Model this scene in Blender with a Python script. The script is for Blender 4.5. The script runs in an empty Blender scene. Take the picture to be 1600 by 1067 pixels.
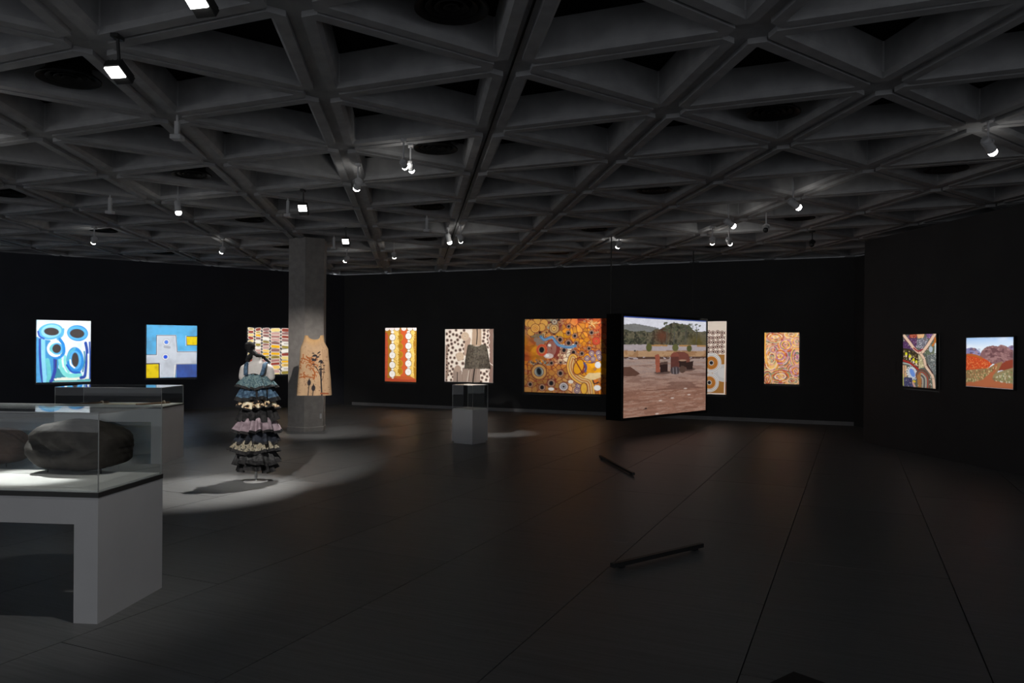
import bpy, bmesh, math, random
import numpy as np
from mathutils import Vector, Matrix

# ------------------------------------------------------------------ camera
F = 1200.0; HY = 544.0; ROLL = math.radians(0.4); EYE = 1.7
scene = bpy.context.scene
cam_data = bpy.data.cameras.new('camera')
cam_data.sensor_width = 36.0
cam_data.lens = 36.0 * F / 1600.0
cam_data.shift_y = (HY - 533.5) / 1600.0
cam_data.clip_end = 200
cam = bpy.data.objects.new('camera', cam_data)
scene.collection.objects.link(cam)
cam.matrix_world = Matrix.Translation((0, 0, EYE)) @ Matrix.Rotation(math.pi / 2, 4, 'X') @ Matrix.Rotation(ROLL, 4, 'Z')
scene.camera = cam

# ------------------------------------------------------------------ world and exposure
world = bpy.data.worlds.new('world'); scene.world = world
world.use_nodes = True
wbg = world.node_tree.nodes['Background']
wbg.inputs[0].default_value = (0.91, 0.94, 1.0, 1)
wbg.inputs[1].default_value = 0.47
vs = scene.view_settings
vs.view_transform = 'Standard'; vs.look = 'None'; vs.gamma = 1.0; vs.use_curve_mapping = False
vs.exposure = 0.0
FRAMING_POWER = 900.0          # framing projectors on the pictures
FLOOD_POWER = 800.0

# ------------------------------------------------------------------ pixel helpers
_cr, _sr = math.cos(ROLL), math.sin(ROLL)
RT = Vector((_cr, 0, _sr)); UP = Vector((-_sr, 0, _cr)); FW = Vector((0, 1, 0)); EY = Vector((0, 0, EYE))
def ray(x, y): return RT * ((x - 800) / F) + UP * ((HY - y) / F) + FW
def at_z(x, y, z=0.0):
    d = ray(x, y); return EY + d * ((z - EYE) / d.z)
def at_depth(x, y, Y): return EY + ray(x, y) * Y
def at_wall(x, y, P, u):
    n = Vector((u.y, -u.x, 0)); d = ray(x, y)
    return EY + d * (n.dot(P - EY) / n.dot(d))
def z_over(y, P):                       # height seen at image row y above ground point P
    k = P.y / F
    return EYE + ((HY - y) * k - P.x * UP.x) / UP.z
def heading(a): return Vector((math.sin(math.radians(a)), math.cos(math.radians(a)), 0))
D1, D2, D3 = heading(-7.25), heading(52.75), heading(-67.25)
ZV = Vector((0, 0, 1))
HC = 3.87                                # soffit of the coffered ceiling

# ------------------------------------------------------------------ scene helpers
COL = scene.collection
def srgb(c):
    c = np.asarray(c, float) / 255.0
    return np.where(c <= 0.04045, c / 12.92, ((c + 0.055) / 1.055) ** 2.4)
def lin(r, g, b): return tuple(float(v) for v in srgb((r, g, b)))

class MB:
    def __init__(s): s.v = []; s.f = []; s.m = []; s.sm = []
    def add(s, vs, fs, m=0, smooth=False):
        o = len(s.v); s.v += [tuple(v) for v in vs]
        for f in fs:
            s.f.append(tuple(i + o for i in f)); s.m.append(m); s.sm.append(smooth)
    def box(s, c, size, m=0, ax=None, bev=0.0):
        """box centred at c; ax = three axis vectors; small chamfer on all edges when bev > 0"""
        ax = ax or (Vector((1, 0, 0)), Vector((0, 1, 0)), ZV)
        c = Vector(c); h = [q / 2 for q in size]
        if bev <= 0:
            vs = [c + ax[0] * (sx * h[0]) + ax[1] * (sy * h[1]) + ax[2] * (sz * h[2]) for sz in (-1, 1) for sy in (-1, 1) for sx in (-1, 1)]
            s.add(vs, [(0, 2, 3, 1), (4, 5, 7, 6), (0, 1, 5, 4), (2, 6, 7, 3), (0, 4, 6, 2), (1, 3, 7, 5)], m); return
        bm = bmesh.new(); bmesh.ops.create_cube(bm, size=1.0)
        for v in bm.verts: v.co = Vector((v.co.x * size[0], v.co.y * size[1], v.co.z * size[2]))
        bmesh.ops.bevel(bm, geom=list(bm.edges), offset=bev, segments=1, affect='EDGES')
        bm.verts.index_update()
        vs = [c + ax[0] * v.co.x + ax[1] * v.co.y + ax[2] * v.co.z for v in bm.verts]
        s.add(vs, [[v.index for v in f.verts] for f in bm.faces], m); bm.free()
    def cyl(s, a, b, r0, r1=None, n=16, m=0, caps=True, smooth=True):
        a, b = Vector(a), Vector(b); r1 = r0 if r1 is None else r1
        d = (b - a).normalized(); x = d.orthogonal().normalized(); y = d.cross(x)
        ang = [2 * math.pi * i / n for i in range(n)]
        vs = [a + (x * math.cos(t) + y * math.sin(t)) * r0 for t in ang] + [b + (x * math.cos(t) + y * math.sin(t)) * r1 for t in ang]
        s.add(vs, [(i, (i + 1) % n, n + (i + 1) % n, n + i) for i in range(n)], m, smooth)
        if caps:
            s.add(vs[:n], [tuple(range(n))[::-1]], m); s.add(vs[n:], [tuple(range(n))], m)
    def rings(s, rings, m=0, smooth=True, close=True, cap0=False, cap1=False):
        """loft through lists of equally many points"""
        n = len(rings[0]); vs = [p for r in rings for p in r]; fs = []
        for k in range(len(rings) - 1):
            for i in range(n if close else n - 1):
                j = (i + 1) % n
                fs.append((k * n + i, k * n + j, (k + 1) * n + j, (k + 1) * n + i))
        if cap0: fs.append(tuple(range(n))[::-1])
        if cap1: fs.append(tuple((len(rings) - 1) * n + i for i in range(n)))
        s.add(vs, fs, m, smooth)
    def tube(s, pts, r, n=8, m=0):
        pts = [Vector(p) for p in pts]; rr = r if isinstance(r, (list, tuple)) else [r] * len(pts)
        out = []; x = None
        for i, p in enumerate(pts):
            d = (pts[min(i + 1, len(pts) - 1)] - pts[max(i - 1, 0)]).normalized()
            x = d.orthogonal().normalized() if x is None else (x - d * x.dot(d)).normalized()
            y = d.cross(x)
            out.append([p + (x * math.cos(2 * math.pi * k / n) + y * math.sin(2 * math.pi * k / n)) * rr[i] for k in range(n)])
        s.rings(out, m, True, True, True, True)
    def mesh(s, name, mats):
        me = bpy.data.meshes.new(name)
        me.from_pydata(s.v, [], s.f); me.update()
        for k in mats: me.materials.append(k)
        me.polygons.foreach_set('material_index', s.m)
        me.polygons.foreach_set('use_smooth', s.sm)
        bm = bmesh.new(); bm.from_mesh(me); bmesh.ops.recalc_face_normals(bm, faces=bm.faces); bm.to_mesh(me); bm.free()
        return me
    def build(s, name, mats, parent=None, loc=None):
        mats = mats if isinstance(mats, (list, tuple)) else [mats]
        return link(name, s.mesh(name, mats), parent, loc)

def link(name, data, parent=None, loc=None):
    o = bpy.data.objects.new(name, data); COL.objects.link(o)
    if parent is not None: o.parent = parent
    if loc is not None: o.location = loc
    return o
def tag(o, label, cat, group=None, kind=None):
    o['label'] = label; o['category'] = cat
    if group: o['group'] = group
    if kind: o['kind'] = kind
    return o
def thing(name, label, cat, loc, rz=0.0, group=None):
    o = bpy.data.objects.new(name, None); o.empty_display_size = 0.1; COL.objects.link(o)
    o.location = loc; o.rotation_euler = (0, 0, rz)
    return tag(o, label, cat, group)

# ------------------------------------------------------------------ materials
def new_mat(name):
    m = bpy.data.materials.new(name); m.use_nodes = True
    return m, m.node_tree, m.node_tree.nodes['Principled BSDF']
def mat(name, col, rough=0.6, var=0.15, scale=8.0, bump=0.0, bscale=None, metal=0.0, spec=0.5, stretch=None, sheen=0.0):
    """procedural surface: base colour broken up by noise, optional fine relief"""
    m, nt, b = new_mat(name)
    tc = nt.nodes.new('ShaderNodeTexCoord'); mp = nt.nodes.new('ShaderNodeMapping')
    nt.links.new(tc.outputs['Object'], mp.inputs[0])
    if stretch: mp.inputs['Scale'].default_value = stretch
    no = nt.nodes.new('ShaderNodeTexNoise'); no.inputs['Scale'].default_value = scale; no.inputs['Detail'].default_value = 5
    nt.links.new(mp.outputs[0], no.inputs['Vector'])
    rp = nt.nodes.new('ShaderNodeValToRGB')
    rp.color_ramp.elements[0].position = 0.3; rp.color_ramp.elements[1].position = 0.7
    rp.color_ramp.elements[0].color = (*[c * (1 - var) for c in col], 1)
    rp.color_ramp.elements[1].color = (*[min(1, c * (1 + var)) for c in col], 1)
    nt.links.new(no.outputs['Fac'], rp.inputs[0]); nt.links.new(rp.outputs[0], b.inputs['Base Color'])
    b.inputs['Roughness'].default_value = rough; b.inputs['Metallic'].default_value = metal
    b.inputs['Specular IOR Level'].default_value = spec
    if sheen: b.inputs['Sheen Weight'].default_value = sheen
    if bump:
        n2 = nt.nodes.new('ShaderNodeTexNoise'); n2.inputs['Scale'].default_value = bscale or scale * 4; n2.inputs['Detail'].default_value = 6
        nt.links.new(mp.outputs[0], n2.inputs['Vector'])
        bp = nt.nodes.new('ShaderNodeBump'); bp.inputs['Strength'].default_value = bump; bp.inputs['Distance'].default_value = 0.01
        nt.links.new(n2.outputs['Fac'], bp.inputs['Height']); nt.links.new(bp.outputs[0], b.inputs['Normal'])
    return m
def two_tone(name, c1, c2, scale, rough=0.8, pos=(0.45, 0.55), c3=None, bump=0.0):
    m, nt, b = new_mat(name)
    tc = nt.nodes.new('ShaderNodeTexCoord')
    no = nt.nodes.new('ShaderNodeTexNoise'); no.inputs['Scale'].default_value = scale; no.inputs['Detail'].default_value = 3
    nt.links.new(tc.outputs['Object'], no.inputs['Vector'])
    rp = nt.nodes.new('ShaderNodeValToRGB')
    rp.color_ramp.elements[0].position = pos[0]; rp.color_ramp.elements[1].position = pos[1]
    rp.color_ramp.elements[0].color = (*c1, 1); rp.color_ramp.elements[1].color = (*c2, 1)
    if c3:
        e = rp.color_ramp.elements.new(min(0.98, pos[1] + 0.1)); e.color = (*c3, 1)
    nt.links.new(no.outputs['Fac'], rp.inputs[0]); nt.links.new(rp.outputs[0], b.inputs['Base Color'])
    b.inputs['Roughness'].default_value = rough; b.inputs['Specular IOR Level'].default_value = 0.2
    if bump:
        bp = nt.nodes.new('ShaderNodeBump'); bp.inputs['Strength'].default_value = bump; bp.inputs['Distance'].default_value = 0.01
        nt.links.new(no.outputs['Fac'], bp.inputs['Height']); nt.links.new(bp.outputs[0], b.inputs['Normal'])
    return m
def painted(name, rough=0.7, emit=0.0):
    """surface coloured by the painted colour attribute of its mesh"""
    m, nt, b = new_mat(name)
    a = nt.nodes.new('ShaderNodeAttribute'); a.attribute_name = 'paint'
    nt.links.new(a.outputs['Color'], b.inputs['Base Color'])
    b.inputs['Roughness'].default_value = rough; b.inputs['Specular IOR Level'].default_value = 0.15
    if emit:
        b.inputs['Base Color'].default_value = (0.02, 0.02, 0.02, 1)
        nt.links.remove(b.inputs['Base Color'].links[0])
        nt.links.new(a.outputs['Color'], b.inputs['Emission Color']); b.inputs['Emission Strength'].default_value = emit
    return m
def glow(name, col, strength):
    m, nt, b = new_mat(name)
    b.inputs['Base Color'].default_value = (0.8, 0.8, 0.8, 1)
    b.inputs['Emission Color'].default_value = (*col, 1); b.inputs['Emission Strength'].default_value = strength
    return m
def clear_glass(name, tint=(0.97, 0.985, 0.98)):
    m = bpy.data.materials.new(name); m.use_nodes = True; nt = m.node_tree; nt.nodes.clear()
    out = nt.nodes.new('ShaderNodeOutputMaterial'); mx = nt.nodes.new('ShaderNodeMixShader')
    tr = nt.nodes.new('ShaderNodeBsdfTransparent'); gl = nt.nodes.new('ShaderNodeBsdfGlossy'); fr = nt.nodes.new('ShaderNodeFresnel')
    tr.inputs[0].default_value = (*tint, 1); gl.inputs['Roughness'].default_value = 0.0; gl.inputs[0].default_value = (1, 1, 1, 1)
    fr.inputs['IOR'].default_value = 1.5
    ge = nt.nodes.new('ShaderNodeNewGeometry'); sb = nt.nodes.new('ShaderNodeMath'); sb.operation = 'SUBTRACT'; sb.inputs[0].default_value = 1.0
    mu = nt.nodes.new('ShaderNodeMath'); mu.operation = 'MULTIPLY'      # reflect where light enters the sheet, pass where it leaves
    nt.links.new(ge.outputs['Backfacing'], sb.inputs[1]); nt.links.new(sb.outputs[0], mu.inputs[0]); nt.links.new(fr.outputs[0], mu.inputs[1])
    nt.links.new(mu.outputs[0], mx.inputs[0]); nt.links.new(tr.outputs[0], mx.inputs[1]); nt.links.new(gl.outputs[0], mx.inputs[2])
    nt.links.new(mx.outputs[0], out.inputs[0]); return m

M = {}
M['concrete'] = mat('painted_concrete', (0.36, 0.361, 0.366), 0.75, 0.12, 6, 0.12, 60, spec=0.25)
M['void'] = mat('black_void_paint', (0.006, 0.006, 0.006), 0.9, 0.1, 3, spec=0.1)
M['wall_black'] = mat('black_wall_paint', (0.052, 0.052, 0.053), 0.6, 0.08, 1.5, 0.04, 80, spec=0.12)
M['wall_blue'] = mat('blue_black_wall_paint', (0.046, 0.049, 0.060), 0.6, 0.08, 1.5, 0.04, 80, spec=0.12)
M['column'] = mat('grey_column_concrete', (0.33, 0.31, 0.295), 0.7, 0.12, 9, 0.1, 70, spec=0.25)
M['skirting'] = mat('grey_skirting_paint', (0.30, 0.30, 0.305), 0.6, 0.1, 4)
M['case_white'] = mat('white_plinth_paint', (0.60, 0.60, 0.61), 0.55, 0.03, 3, 0.02, 90, spec=0.3)
M['deck'] = mat('white_display_deck', (0.82, 0.82, 0.81), 0.7, 0.04, 6, 0.03, 90, spec=0.2)
M['rim'] = mat('dark_grey_rim', (0.035, 0.035, 0.035), 0.5, 0.1, 6)
M['glass'] = clear_glass('display_glass')
M['glass_edge'] = mat('polished_glass_edge', (0.42, 0.44, 0.44), 0.3, 0.1, 8)
M['lamp_white'] = mat('white_lamp_enamel', (0.58, 0.58, 0.59), 0.4, 0.05, 6)
M['lamp_black'] = mat('black_lamp_enamel', (0.02, 0.02, 0.02), 0.4, 0.1, 6)
M['lens'] = glow('lit_lens', (1.0, 0.97, 0.92), 28.0)
M['led'] = glow('lit_led_panel', (1.0, 0.98, 0.95), 9.0)
M['lens_off'] = mat('dark_lens', (0.03, 0.03, 0.03), 0.2, 0.1, 6)
M['black_metal'] = mat('black_metal', (0.012, 0.012, 0.012), 0.45, 0.15, 8)
M['wire'] = mat('dark_nylon_line', (0.03, 0.03, 0.03), 0.5, 0.1, 8)
M['canvas_edge'] = mat('black_canvas_edge', (0.012, 0.012, 0.012), 0.8, 0.15, 10)
M['diffuser'] = mat('black_diffuser', (0.010, 0.010, 0.010), 0.6, 0.1, 8, spec=0.2)
M['paint'] = painted('acrylic_paint')
M['screen'] = painted('projected_picture', 0.4, emit=0.85)

# ------------------------------------------------------------------ lamps
def light_mask(L, planes, pos, soft):
    """shutters of a framing projector: light only inside the pyramid of the given planes"""
    L.use_nodes = True; nt = L.node_tree; em = nt.nodes['Emission']
    geo = nt.nodes.new('ShaderNodeNewGeometry'); prev = None
    for n in planes:
        dp = nt.nodes.new('ShaderNodeVectorMath'); dp.operation = 'DOT_PRODUCT'
        nt.links.new(geo.outputs['Incoming'], dp.inputs[0]); dp.inputs[1].default_value = n
        mr = nt.nodes.new('ShaderNodeMapRange'); mr.interpolation_type = 'SMOOTHSTEP'
        mr.inputs['From Min'].default_value = -soft; mr.inputs['From Max'].default_value = soft
        nt.links.new(dp.outputs['Value'], mr.inputs['Value'])
        if prev is None: prev = mr.outputs[0]
        else:
            mu = nt.nodes.new('ShaderNodeMath'); mu.operation = 'MULTIPLY'
            nt.links.new(prev, mu.inputs[0]); nt.links.new(mr.outputs[0], mu.inputs[1]); prev = mu.outputs[0]
    nt.links.new(prev, em.inputs['Strength'])
def spot(parent, pos, target, power, angle, blend, col=(1, 0.95, 0.88), radius=0.03, quad=None, soft=0.003):
    L = bpy.data.lights.new('lamp_light', 'SPOT'); L.energy = power; L.color = col
    L.spot_size = math.radians(angle); L.spot_blend = blend; L.shadow_soft_size = radius
    o = bpy.data.objects.new('lamp_light', L); COL.objects.link(o)
    d = Vector(target) - Vector(pos)
    Mw = Matrix.Translation(pos) @ d.to_track_quat('-Z', 'Y').to_matrix().to_4x4()
    o.parent = parent; o.matrix_parent_inverse = Matrix.Identity(4)
    o.matrix_basis = Matrix.Translation(-Vector(parent.location)) @ Mw
    if quad:
        c = sum((Vector(q) for q in quad), Vector()) / 4; pl = []
        for i in range(4):
            n = (Vector(quad[i]) - Vector(pos)).cross(Vector(quad[(i + 1) % 4]) - Vector(pos)).normalized()
            if n.dot(c - Vector(pos)) < 0: n = -n
            pl.append(n)
        light_mask(L, pl, pos, soft)
    return o
# ================================================================== SETTING
C0 = at_z(537, 632)                       # corner of the left and back walls
LEFT_END = C0 - D2 * 17.0
BACK_END = at_wall(1334, 664, C0, D3); BACK_END.z = 0
R0 = at_z(1349, 691)                      # free end of the right-hand partition
R_END = R0 - D1 * 10.5
HW = 3.82; HP = 3.73

def inside(p, margin=0.0):
    nl = Vector((-D2.y, D2.x, 0))         # beyond the left wall is positive
    nb = Vector((D3.y, -D3.x, 0)); nb = nb if nb.y > 0 else -nb
    return (p - C0).dot(nl) < margin and (p - C0).dot(nb) < margin and -14.5 < p.x < 10.5 and p.y > -3.5

# ---- floor: slab and large sheet panels with open joints
def floor_material():
    m, nt, b = new_mat('dark_timber_sheet')
    tc = nt.nodes.new('ShaderNodeTexCoord'); mp = nt.nodes.new('ShaderNodeMapping'); oi = nt.nodes.new('ShaderNodeObjectInfo')
    mp.inputs['Scale'].default_value = (1.1, 26, 1); nt.links.new(tc.outputs['Object'], mp.inputs[0])
    cb = nt.nodes.new('ShaderNodeCombineXYZ'); ml = nt.nodes.new('ShaderNodeMath'); ml.operation = 'MULTIPLY'; ml.inputs[1].default_value = 37
    nt.links.new(oi.outputs['Random'], ml.inputs[0]); nt.links.new(ml.outputs[0], cb.inputs[2]); nt.links.new(cb.outputs[0], mp.inputs['Location'])
    no = nt.nodes.new('ShaderNodeTexNoise'); no.inputs['Scale'].default_value = 1.6; no.inputs['Detail'].default_value = 7; no.inputs['Distortion'].default_value = 0.6
    nt.links.new(mp.outputs[0], no.inputs['Vector'])
    rp = nt.nodes.new('ShaderNodeValToRGB'); rp.color_ramp.elements[0].position = 0.32; rp.color_ramp.elements[1].position = 0.7
    rp.color_ramp.elements[0].color = (0.128, 0.131, 0.134, 1); rp.color_ramp.elements[1].color = (0.178, 0.182, 0.186, 1)
    nt.links.new(no.outputs['Fac'], rp.inputs[0])
    hv = nt.nodes.new('ShaderNodeHueSaturation'); mr = nt.nodes.new('ShaderNodeMapRange')
    mr.inputs['To Min'].default_value = 0.92; mr.inputs['To Max'].default_value = 1.08
    nt.links.new(oi.outputs['Random'], mr.inputs[0]); nt.links.new(mr.outputs[0], hv.inputs['Value'])
    nt.links.new(rp.outputs[0], hv.inputs['Color']); nt.links.new(hv.outputs[0], b.inputs['Base Color'])
    r2 = nt.nodes.new('ShaderNodeMapRange'); r2.inputs['To Min'].default_value = 0.40; r2.inputs['To Max'].default_value = 0.50
    nt.links.new(no.outputs['Fac'], r2.inputs[0]); nt.links.new(r2.outputs[0], b.inputs['Roughness'])
    b.inputs['Specular IOR Level'].default_value = 0.42
    bp = nt.nodes.new('ShaderNodeBump'); bp.inputs['Strength'].default_value = 0.10; bp.inputs['Distance'].default_value = 0.002
    nt.links.new(no.outputs['Fac'], bp.inputs['Height']); nt.links.new(bp.outputs[0], b.inputs['Normal'])
    return m
M['floor'] = floor_material()
mb = MB(); mb.box((-2, 10.5, -0.07), (26, 30, 0.10)); floor = mb.build('floor', M['rim']); floor['kind'] = 'structure'
FH = heading(24.0); FP = Vector((FH.y, -FH.x, 0))       # joint direction and its perpendicular
PW, PL, GAP = 1.20, 2.40, 0.007
mb = MB(); mb.box((0, 0, -0.01), (PW - GAP, PL - GAP, 0.02)); panel_me = mb.mesh('floor_panel', [M['floor']])
anchor = at_z(955, 745); a_cross = at_z(1075, 775)
ang = math.atan2(-FH.x, FH.y)
for i in range(-14, 15):
    stag = (a_cross - anchor).dot(FH) + (0 if i % 2 == 0 else PL / 2)
    for j in range(-9, 10):
        c = anchor + FP * ((i + 0.5) * PW) + FH * (stag + (j + 0.5) * PL)
        if not inside(c, 1.3) or c.x < -13.5 or c.y < -2.5: continue
        o = link('floor_panel', panel_me, floor, (c.x, c.y, 0)); o.rotation_euler = (0, 0, ang)

# ---- ceiling: triangular precast coffers on a 60 degree grid
GA = 1.783; G0 = Vector((1.405, 7.04, 0))
E1 = heading(-7.33) * GA; E2 = heading(52.67) * GA
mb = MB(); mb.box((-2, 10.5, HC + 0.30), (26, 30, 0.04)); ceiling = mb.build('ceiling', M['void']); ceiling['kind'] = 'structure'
def coffer_mesh():
    A, B, C = Vector((0, 0, 0)), E1.copy(), E2.copy()
    V = [A, B, C]; cen = (A + B + C) / 3
    def tri(offs):                        # offsets from the edges AB, BC, CA
        lines = []
        for k in range(3):
            p, q = V[k], V[(k + 1) % 3]; d = (q - p).normalized(); n = Vector((-d.y, d.x, 0))
            if n.dot(cen - p) < 0: n = -n
            lines.append((p + n * offs[k], d))
        pts = []
        for k in range(3):
            (p, d), (q, e) = lines[k - 1], lines[k]
            t = ((q - p).x * e.y - (q - p).y * e.x) / (d.x * e.y - d.y * e.x)
            pts.append(p + d * t)
        return pts
    def hexa(offs, cut):                  # the same triangle with its corners cut off
        t = tri(offs); out = []
        for k in range(3):
            p = t[k]; out += [p + (t[k - 1] - p).normalized() * cut, p + (t[(k + 1) % 3] - p).normalized() * cut]
        return out
    def up(ps, z): return [Vector((p.x, p.y, z)) for p in ps]
    slot = (0.050, 0.018, 0.018)
    full = tri((0, 0, 0)); o = hexa(slot, 0.13); l = hexa((0.135, 0.115, 0.115), 0.012); w = hexa((0.165, 0.145, 0.145), 0.012)
    f6 = []
    for k in range(3): f6 += [full[k], full[k]]
    mb = MB()
    mb.rings([up(f6, 0.04), up(o, 0.04)], smooth=False)
    mb.rings([up(o, 0.04), up(o, 0.0)], smooth=False)
    mb.rings([up(o, 0.0), up(l, 0.0)], smooth=False)
    mb.rings([up(l, 0.0), up(w, 0.035)], smooth=False)
    mb.rings([up(w, 0.035), up(w, 0.275)], smooth=False)
    me = mb.mesh('coffer', [M['concrete']])
    bm = bmesh.new(); bm.from_mesh(me); bmesh.ops.dissolve_degenerate(bm, edges=bm.edges, dist=1e-5); bm.to_mesh(me); bm.free()
    return me
def soffit(p):
    """height of the concrete right above p: rib lip, rib joint or coffer roof"""
    q = Vector((p.x, p.y, 0)) - G0; det = E1.x * E2.y - E1.y * E2.x
    a = (q.x * E2.y - q.y * E2.x) / det; b = (E1.x * q.y - E1.y * q.x) / det; hgt = GA * math.sqrt(3) / 2
    d1 = abs(b - round(b)) * hgt; d2 = abs(a - round(a)) * hgt; d3 = abs(a + b - round(a + b)) * hgt
    if d1 < 0.052 or d2 < 0.02 or d3 < 0.02: return HC + 0.04
    if d1 < 0.14 or d2 < 0.12 or d3 < 0.12: return HC
    if d1 < 0.17 or d2 < 0.15 or d3 < 0.15: return HC + 0.03
    return HC + 0.28
coffer_me = coffer_mesh()
cells = []
for i in range(-9, 16):
    for j in range(-12, 12):
        for dn in (0, 1):
            k = 2 / 3 if dn else 1 / 3
            c = G0 + E1 * (i + k) + E2 * (j + k)
            if not inside(c, 0.9) or c.x < -13.5 or c.y < -2.8: continue
            v = Vector((c.x, c.y, HC)) - EY
            px, py = 800 + F * v.dot(RT) / max(v.y, .1), HY - F * v.dot(UP) / max(v.y, .1)
            vis = v.y > 1 and -140 < px < 1740 and -180 < py < 540
            cells.append((0 if vis else 1, c.xy.length, i, j, dn))
cells.sort()
rest = bmesh.new()
for n, (hid, dist, i, j, dn) in enumerate(cells):
    p = G0 + E1 * (i + dn) + E2 * (j + dn); p.z = HC
    if n < 300 and not hid:
        o = link('coffer', coffer_me, ceiling, p); o.rotation_euler = (0, 0, math.pi if dn else 0)
    else:
        tmp = coffer_me.copy(); tmp.transform(Matrix.Translation(p) @ Matrix.Rotation(math.pi if dn else 0, 4, 'Z'))
        rest.from_mesh(tmp); bpy.data.meshes.remove(tmp)
me = bpy.data.meshes.new('coffer_field'); rest.to_mesh(me); rest.free(); me.materials.append(M['concrete'])
o = link('coffer_field', me, ceiling); o['kind'] = 'stuff'

# round black air diffusers in every fourth coffer
def diffuser(c):
    t = thing('air_diffuser', 'round black ceiling air diffuser recessed in a concrete coffer', 'air vent', (c.x, c.y, HC + 0.035), group='black air diffusers in the ceiling coffers')
    mb = MB()
    n = 28
    def ring(r, z): return [Vector((r * math.cos(2 * math.pi * k / n), r * math.sin(2 * math.pi * k / n), z)) for k in range(n)]
    mb.rings([ring(0.17, 0.245), ring(0.17, 0.05), ring(0.235, 0.0), ring(0.245, 0.0), ring(0.245, 0.012), ring(0.18, 0.06)])
    mb.build('diffuser_cone', M['diffuser'], t)
    for r in (0.17, 0.11, 0.05):
        m2 = MB(); m2.rings([ring(r - 0.035, 0.035), ring(r, 0.008), ring(r + 0.004, 0.012), ring(r - 0.03, 0.045)]); m2.build('diffuser_ring', M['diffuser'], t)
for i in range(-3, 5):
    for j in range(-4, 4):
        c = G0 + E1 * (2 * i + 1.667) + E2 * (2 * j + 0.667)
        v = Vector((c.x, c.y, HC)) - EY
        if v.y < 3 or not inside(c, -0.4): continue
        px, py = 800 + F * v.dot(RT) / v.y, HY - F * v.dot(UP) / v.y
        if -60 < px < 1660 and py > -60 and not (c.x > 6.2): diffuser(c)

# ---- walls
def slab(name, p, q, thick, h, side, material, z0=0.0):
    """wall whose visible face runs from p to q; side = +1/-1 puts the body left/right of p->q"""
    d = (q - p); L = d.length; d = d.normalized(); n = Vector((-d.y, d.x, 0)) * side
    mb = MB(); c = (p + q) / 2 + n * (thick / 2); c.z = z0 + h / 2
    mb.box(c, (L, thick, h), ax=(d, Vector((-d.y, d.x, 0)), ZV)); o = mb.build(name, material); o['kind'] = 'structure'
    return o
slab('wall_left', LEFT_END, C0, 0.25, HW, 1, M['wall_blue'])
slab('wall_back', C0, BACK_END, 0.25, HW, 1, M['wall_black'])
slab('wall_far_right', BACK_END - D1 * 9.0, BACK_END + D1 * 0.3, 0.25, HW, -1, M['wall_black'])
slab('wall_right', R_END, R0, 0.30, HP, -1, M['wall_black'])
sk = slab('baseboard_back', C0 - D3 * 0.3 + Vector((-0.02 * D3.y * -1, 0, 0)) * 0, BACK_END, 0.018, 0.085, -1, M['skirting'])
slab('baseboard_left', LEFT_END, C0 - D2 * 0.05, 0.018, 0.05, -1, M['wall_black'])

# ---- hexagonal concrete column
vtx = at_z(475, 675); S = 0.40
fn = Vector((D2.y, -D2.x, 0))             # normal of its face towards the right
ca = math.atan2(fn.y, fn.x)
cc = vtx - Vector((math.cos(ca - math.radians(30)), math.sin(ca - math.radians(30)), 0)) * S
def hexring(r, z): return [Vector((r * math.cos(ca + math.radians(30 + 60 * k)), r * math.sin(ca + math.radians(30 + 60 * k)), z)) for k in range(6)]
col_t = thing('column', 'grey hexagonal concrete column rising to the ceiling behind hanging tunic', 'column', (cc.x, cc.y, 0)); col_t['kind'] = 'structure'
mb = MB(); mb.rings([hexring(S, 0.0), hexring(S, HC + 0.02)], smooth=False, cap0=True, cap1=True); mb.build('shaft', M['column'], col_t)
mb = MB(); mb.rings([hexring(S + 0.016, 0.0), hexring(S + 0.016, 0.085), hexring(S + 0.001, 0.095)], smooth=False, cap0=True); mb.build('skirting', M['column'], col_t)
# power outlet on the column's right-hand edge
pp = at_wall(503, 652, cc + fn * (S * math.cos(math.radians(30))), D2)
mb = MB(); mb.box(Vector((pp.x - cc.x, pp.y - cc.y, 0.30)) + fn * 0.008 - D2 * 0.03, (0.045, 0.014, 0.10), ax=(D2, fn, ZV), bev=0.004); mb.build('power_outlet', M['lamp_white'], col_t)

# black track let into the wide rib joint
for j, lab in ((-1, 'long black lighting track let into the wide ceiling rib joint'),):
    p, q = G0 + E1 * -4 + E2 * j, G0 + E1 * 7.4 + E2 * j
    t = tag(bpy.data.objects.new('lighting_track', None), lab, 'lighting track'); COL.objects.link(t); t.location = (p.x, p.y, HC + 0.02)
    d = (q - p); mb = MB(); mb.box(d / 2 + Vector((0, 0, 0.012)), (d.length, 0.014, 0.016), ax=(d.normalized(), Vector((-d.y, d.x, 0)).normalized(), ZV)); mb.build('rail', M['black_metal'], t)
    mb = MB(); mb.box(d / 2 + Vector((0, 0, 0.002)), (d.length, 0.008, 0.006), ax=(d.normalized(), Vector((-d.y, d.x, 0)).normalized(), ZV)); mb.build('contact_slot', M['void'], t)
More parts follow.
